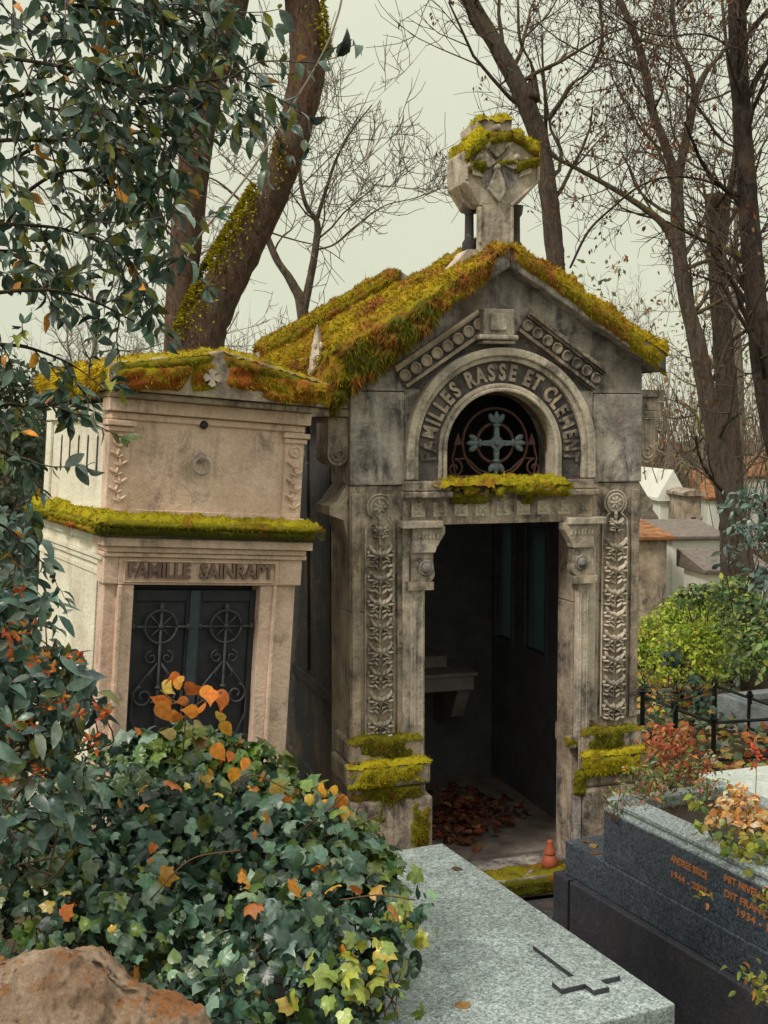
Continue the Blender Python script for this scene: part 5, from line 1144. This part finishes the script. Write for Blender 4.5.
# shrub at left
cs = [(5, 640, 3.9, 62), (35, 690, 3.9, 52), (60, 735, 4.0, 48), (0, 735, 3.8, 80), (20, 800, 3.9, 75), (-10, 560, 4.1, 50), (75, 700, 4.0, 28), (-40, 680, 3.9, 90)]
pl = [(.06, .12, .10), (.12, .19, .16), (.20, .27, .21), (.07, .11, .03), (.20, .22, .05)]
L2 = [blob(cs, 1500, .078, pl, [3, 4, 2, 1, 1], OVAL, inner=.6), blob([(20, 715, 3.95, 60), (40, 740, 4, 40)], 120, .05, [(.40, .42, .05), (.50, .45, .05)], [1, 1], OVAL, inner=.6)]
fl = []
for px, py in ((8, 628), (18, 640), (30, 627), (12, 655), (48, 656), (52, 668), (44, 708), (108, 713), (100, 710), (25, 725), (12, 735), (80, 715), (62, 700), (20, 590), (40, 770), (10, 780), (75, 655), (90, 740), (35, 660)):
    c = aty(px, py, 3.62 + .1 * rng.random()); n = 10; pos = c + rng.normal(size=(n, 3)) * .010; fl.append(leaves(OVAL, pos, rng.normal(size=(n, 3)), rng.normal(size=(n, 3)), .026, pick([(.62, .14, .03), (.55, .24, .05), (.45, .08, .03)], [3, 2, 1], n)))
b_ = atz(0, 830, .2)
plant('evergreen_shrub', 'glossy evergreen shrub dotted with orange flower clusters along the left edge', 'shrub', b_, [('foliage', L2, M['leaf']), ('flowers', fl, M['soft'])], stem=(cs, 90, .3, .004))
# overhanging evergreen branches, trunk outside the frame
br = [([(-260, 120), (-60, 60), (60, 66), (130, 88), (200, 82), (240, 76)], 3.2, 13), ([(-260, 60), (-60, -10), (80, 6), (160, 14), (215, 30)], 3.3, 13), ([(-260, 20), (-60, -60), (80, -40), (150, -10), (190, 10)], 3.2, 9),
      ([(-260, 200), (-60, 190), (30, 150), (100, 120), (150, 130), (180, 150)], 3.5, 12), ([(-260, 220), (-60, 150), (60, 140), (120, 150), (150, 190), (168, 235)], 3.2, 15), ([(-260, 280), (-50, 230), (40, 226), (95, 240), (130, 265), (150, 290)], 3.4, 15),
      ([(-260, 340), (-50, 300), (40, 290), (90, 300), (135, 322)], 3.2, 9), ([(-260, 400), (-50, 350), (10, 345), (50, 355), (80, 370), (105, 390)], 3.3, 14), ([(-260, 450), (-50, 430), (0, 405), (35, 408), (72, 400)], 3.4, 10),
      ([(-260, 500), (-60, 470), (-10, 450), (20, 465), (38, 500)], 3.3, 9), ([(-200, 100), (-30, 100), (40, 90), (90, 60), (140, 40)], 3.6, 9), ([(-200, 300), (-30, 260), (30, 190), (80, 170), (120, 190)], 3.7, 9), ([(-200, 520), (-60, 520), (-20, 520), (10, 530), (40, 560)], 3.6, 12)]
br += [([(-260, -60), (-60, -90), (40, -60), (100, -20), (150, 20), (165, 60)], 3.5, 12), ([(-260, 160), (-60, 120), (0, 105), (60, 110), (100, 125), (130, 160)], 3.6, 12), ([(-260, 300), (-60, 260), (-10, 250), (30, 262), (60, 290)], 3.6, 10)]
br = [(p, d, int(k * (2.1 if p[-1][1] < 160 else 1.3 if p[-1][1] < 310 else .42))) for p, d, k in br]
g = G(); tw = G(); P_l, T_l, N_l = [], [], []
for ln, d, nt_ in br:
    p, q = pxline([(a_, b2_, d + .1 * math.sin(i * 2.1), max(6 - i * 1.1, 1.5)) for i, (a_, b2_) in enumerate(ln)], 8); g.tube(p, q, 6); m = len(p)
    for k in range(nt_ + 3):
        i = int(m * (.28 + .72 * (k + rng.random()) / (nt_ + 3))); i = min(i, m - 2); dr = unit(unit(p[i + 1] - p[i]) * .6 + rng.normal(size=3) * [.5, .55, .6] + [0, 0, -.15])
        L_ = (.12 + .26 * rng.random()) * (1 if ln[-1][1] < 165 else .62); c = p[i].copy(); pts = [c.copy()]
        for s_ in range(7): dr = unit(dr + rng.normal(size=3) * .16 + [0, 0, -.04]); c = c + dr * L_ / 7; pts.append(c.copy())
        pts = np.array(pts); tw.tube(pts, np.linspace(.0028, .0012, 8), 4, cap=False)
        for s_ in range(1, 8):
            for e in range((1 if rng.random() < .55 else 2) if s_ < 7 else 3):
                sd_ = unit(np.cross(unit(pts[s_] - pts[s_ - 1]), rng.normal(size=3))); P_l.append(pts[s_]); T_l.append(unit(unit(pts[s_] - pts[s_ - 1]) * .6 + sd_ * .8 + [0, 0, -.35])); N_l.append(unit(rng.normal(size=3) * .65 + [0, -.25, .7]))
P_l, T_l, N_l = map(np.array, (P_l, T_l, N_l)); n = len(P_l)
col = pick([(.03, .06, .042), (.06, .11, .08), (.13, .20, .15), (.22, .22, .035), (.10, .13, .03), (.62, .26, .04), (.25, .33, .27)], [4, 5, 3, 1.6, 2, .35, 1.2], n, .3)
hs = 3.3
r = empty('overhanging_evergreen', (-2.2, 3.5, .7), 'dark evergreen with glossy oval leaves overhanging the top left corner', 'tree'); b_ = np.array([-2.2, 3.5, .7])
for G_ in (g, tw): G_.v = [v - b_ for v in G_.v]
g.build('branches', M['barkC'], r, smooth=True); tw.build('twigs', M['twig'], r, smooth=True)
G().tube(np.array([(-2.2, 3.5, .5), (-2.25, 3.5, 1.6), (-2.15, 3.45, 2.6), (-2.2, 3.4, 3.6), (-2.1, 3.4, 4.6)]) - b_, [.11, .09, .08, .06, .03], 12, bump=.1).build('trunk', M['barkC'], r, smooth=True)
print('evergreen leaves', n)
V, T, C_ = leaves(OVAL, P_l, T_l, N_l, .051 * (.45 + .95 * rng.random(n)), col); triG('foliage', V - b_, T, C_, M['leaf'], r)
# dark green tree / shrubs behind at left
cs = [(20, 480, 11, 60), (-20, 430, 12, 80), (30, 540, 10, 60), (-10, 620, 9, 90)]
plant('dark_shrub', 'dense dark green shrub behind the left side of the leaning tomb', 'shrub', aty(0, 640, 10.) * [1, 1, 0] + [0, 0, GZ], [('foliage', [blob(cs, 5000, .10, [(.04, .06, .035), (.07, .09, .045), (.03, .045, .03)], [2, 2, 1], SMALL, inner=.4)], M['soft'])], stem=(cs, 50, 1, .01), mat=M['twig'])
# bushes beyond the railing
cs = [(665, 645, 12, 36), (700, 636, 12, 38), (690, 662, 11.5, 40), (640, 662, 12, 34), (725, 655, 11.5, 34), (715, 615, 12, 22), (680, 612, 12, 18)]
plant('golden_bush', 'bright yellow-green bush behind the iron railings', 'bush', aty(690, 690, 12) * [1, 1, 0] + [0, 0, GZ], [('foliage', [blob(cs, 7000, .055, [(.46, .56, .07), (.32, .44, .06), (.60, .62, .10), (.16, .22, .05)], [3, 3, 2, 1], SMALL, inner=.55)], M['soft'])], stem=(cs, 60, .5, .008), mat=M['twig'])
cs = [(750, 625, 10.8, 30), (735, 600, 11, 24), (765, 660, 10.6, 40), (710, 598, 11.4, 16), (690, 596, 11.4, 12)]
plant('green_bush', 'darker green bush at the right edge beyond the railings', 'bush', aty(755, 700, 10.8) * [1, 1, 0] + [0, 0, GZ], [('foliage', [blob(cs, 2300, .075, [(.10, .16, .07), (.18, .27, .08), (.28, .35, .14), (.40, .42, .07)], [3, 3, 2, 1], OVAL, inner=.5)], M['soft'])], stem=(cs, 10, .4, .006), mat=M['twig'])
cs = [(752, 540, 8.6, 30), (765, 590, 8.6, 28), (740, 505, 8.7, 20), (730, 560, 8.7, 14), (770, 500, 8.6, 24)]
plant('laurel_branches', 'pale-leaved laurel leaning in at the right edge in front of the dark trunk', 'shrub', aty(790, 760, 8.6) * [1, 1, 0] + [0, 0, GZ], [('foliage', [blob(cs, 380, .07, [(.12, .19, .16), (.25, .32, .27), (.06, .10, .08)], [3, 2.5, 1.5], OVAL, inner=.3)], M['leaf'])], stem=(cs, 14, .5, .005), mat=M['twig'])
cs = [(675, 660, 10.2, 14), (690, 690, 9.9, 13), (704, 706, 9.7, 12), (668, 700, 9.9, 12)]
plant('dark_ivy_clump', 'small clump of dark ivy climbing the middle railing post', 'ivy', gp(680, 735), [('foliage', [blob(cs, 110, .055, [(.04, .085, .065), (.10, .17, .13)], [2, 1], IVY, inner=.3)], M['leaf'])])
# colourful ground cover
n = 9000; x = rng.uniform(1.6, 8.5, n); yy = rng.uniform(7.6, 17, n); zz = GZ + .02 + .16 * rng.random(n)
k = (yy > 8.6) | (x > 3.2); x, yy, zz = x[k], yy[k], zz[k]; n = len(x)
cl_ = np.array([noise.noise(Vector((a * 1.5, b2_ * 1.5, 0))) for a, b2_ in zip(x, yy)])
c1 = pick([(.68, .28, .08), (.80, .46, .14), (.60, .18, .07), (.65, .58, .40), (.15, .22, .09), (.58, .58, .10)], [3, 3, 2, 2, 1.5, 1.5], n); c2_ = pick([(.10, .19, .12), (.22, .33, .21), (.55, .58, .44), (.62, .35, .12)], [3, 3, 2, 1], n)
col = np.where((cl_ > .08)[:, None], c2_, c1)
V, T, C_ = leaves(IVY, np.stack([x, yy, zz], 1), rng.normal(size=(n, 3)) * [1, 1, .4], rng.normal(size=(n, 3)) * .5 + [0, -.3, 1], .05 + .04 * rng.random(n), col)
tag(triG('ground_cover', V, T, C_, M['soft']), 'carpet of orange and variegated ground ivy inside the railings', 'ground cover', kind='stuff')
n = 5000; x = rng.uniform(-6, 6, n); yy = rng.uniform(1, 16, n); zz = np.array([gh(a, b2_) for a, b2_ in zip(x, yy)]) + .01
for q_, (a, b2_) in enumerate(((452, 868), (470, 1004))):
    x[q_], yy[q_], zz[q_] = atz(a, b2_, .508)
for q_, (a, b2_) in enumerate(((590, 852), (585, 842), (597, 846))):
    x[q_ + 8], yy[q_ + 8], zz[q_ + 8] = atz(a, b2_, .382)
V, T, C_ = leaves(HEART, np.stack([x, yy, zz], 1), rng.normal(size=(n, 3)) * [1, 1, .1], rng.normal(size=(n, 3)) * .25 + [0, 0, 1], .05 + .03 * rng.random(n), pick([(.20, .09, .04), (.30, .17, .06), (.12, .07, .04)], [2, 1, 2], n))
tag(triG('fallen_leaves', V, T, C_, M['dry']), 'brown fallen leaves scattered on the ground', 'fallen leaves', kind='stuff')
# plants of the planter grave
def rp(u, v, z): return R_.w(ul + u, ub + v, z)
c = rp(.22, -.28, uz); n = 1500
def tuft(c, n, sx, sz, size, pal, wts, tpl=SMALL, up0=.0): 
    p = c + rng.normal(size=(n, 3)) * [sx, sx, sz] ; p[:, 2] = np.maximum(p[:, 2], c[2] + up0); return leaves(tpl, p, rng.normal(size=(n, 3)) + [0, 0, .2], rng.normal(size=(n, 3)) * .6 + [0, -.4, .8], size * (.6 + .7 * rng.random(n)), pick(pal, wts, n))
cs = [(664, 757, 6.0, 34), (640, 785, 5.95, 26), (690, 775, 6.0, 30), (618, 800, 5.9, 18), (665, 790, 5.9, 30), (705, 795, 5.8, 20), (675, 742, 6.05, 22)]
red = blob(cs[:1] + cs[6:] + cs[2:3], 620, .030, [(.48, .12, .06), (.58, .22, .09), (.35, .08, .04), (.30, .28, .08)], [3, 2, 2, 1.5], OVAL, inner=.2, flat=.6)
grn = blob(cs[1:6], 520, .030, [(.22, .27, .08), (.12, .17, .06), (.45, .45, .26), (.50, .18, .07)], [3, 2, 2, 2], OVAL, inner=.2, flat=.6)
plant('rose_bush', 'spindly red-leaved rose bush in the back end of the dark granite planter', 'bush', c, [('foliage', [red, grn], M['soft'])], stem=(cs, 70, .16, .0022))
c = rp(.30, -1.0, uz - .03)
cs = [(722, 815, 5.35, 16), (745, 812, 5.3, 20), (737, 800, 5.35, 16), (765, 825, 5.25, 18), (712, 822, 5.35, 10), (750, 830, 5.25, 16)]
bl = blob(cs, 330, .036, [(.80, .42, .16), (.80, .60, .34), (.70, .28, .07), (.75, .66, .42)], [3, 3, 2, 1.5], HEART, inner=.35, flat=.7)
gl = blob([(735, 845, 5.2, 20), (760, 855, 5.1, 24), (695, 805, 5.5, 12), (785, 860, 5.1, 30), (705, 830, 5.35, 8)], 230, .04, [(.30, .34, .06), (.42, .40, .08), (.14, .20, .06)], [2, 2, 1], HEART, inner=.3, flat=.7)
plant('begonia', 'pale orange begonia in bloom on the planter grave', 'flowers', c, [('petals', [bl], M['soft']), ('leaves', [gl], M['soft'])], stem=(cs, 20, .12, .003))
for (px, py0, py1, lab) in ((755, 752, 800, 'tall thin stalk with a bright red flower spike above the planter grave'), (727, 780, 806, 'short thin green stalk with a small leaf left of the red flower')):
    b0_ = aty(px, py1, 5.5); t0_ = aty(px, py0, 5.5); rr_e = empty('flower_stalk', Matrix.Translation(b0_), lab, 'flower')
    G().tube([(0, 0, -.12), (0.004, 0, (t0_ - b0_)[2] * .5), (0, 0, (t0_ - b0_)[2])], .002, 5).build('stem', M['stem'], rr_e)
    n = 30 if px > 750 else 5; pos = (t0_ - b0_) + rng.normal(size=(n, 3)) * [.012, .012, .035 if px > 750 else .01]
    V, T, C_ = leaves(SMALL if px > 750 else OVAL, pos, rng.normal(size=(n, 3)), rng.normal(size=(n, 3)), .026, pick([(.75, .10, .04)] if px > 750 else [(.35, .38, .06)], [1], n)); triG('bloom', V, T, C_, M['soft'], rr_e)
# weeds growing out of the plinth of the planter grave
for (px, py, y0, lab) in ((703, 896, 5.1, 'yellowing seedling sprouting on the ledge under the orange lettering'), (755, 985, 4.4, 'mossy yellow-green weeds on the plinth at the lower right edge'), (768, 900, 4.9, 'small bright weed at the right edge beside the lettering')):
    c = aty(px, py, y0); e = empty('weed', Matrix.Translation(c), lab, 'weed'); n = 7 if px < 750 else 45
    pos = rng.normal(size=(n, 3)) * ([.02, .02, .015] if px < 750 else [.03, .07, .02]); V, T, C_ = leaves(OVAL, pos, rng.normal(size=(n, 3)), rng.normal(size=(n, 3)) + [0, -.5, .5], .04, pick([(.40, .36, .07), (.22, .26, .06), (.45, .18, .06)], [2, 2, 1], n)); triG('leaves', V, T, C_, M['soft'], e)
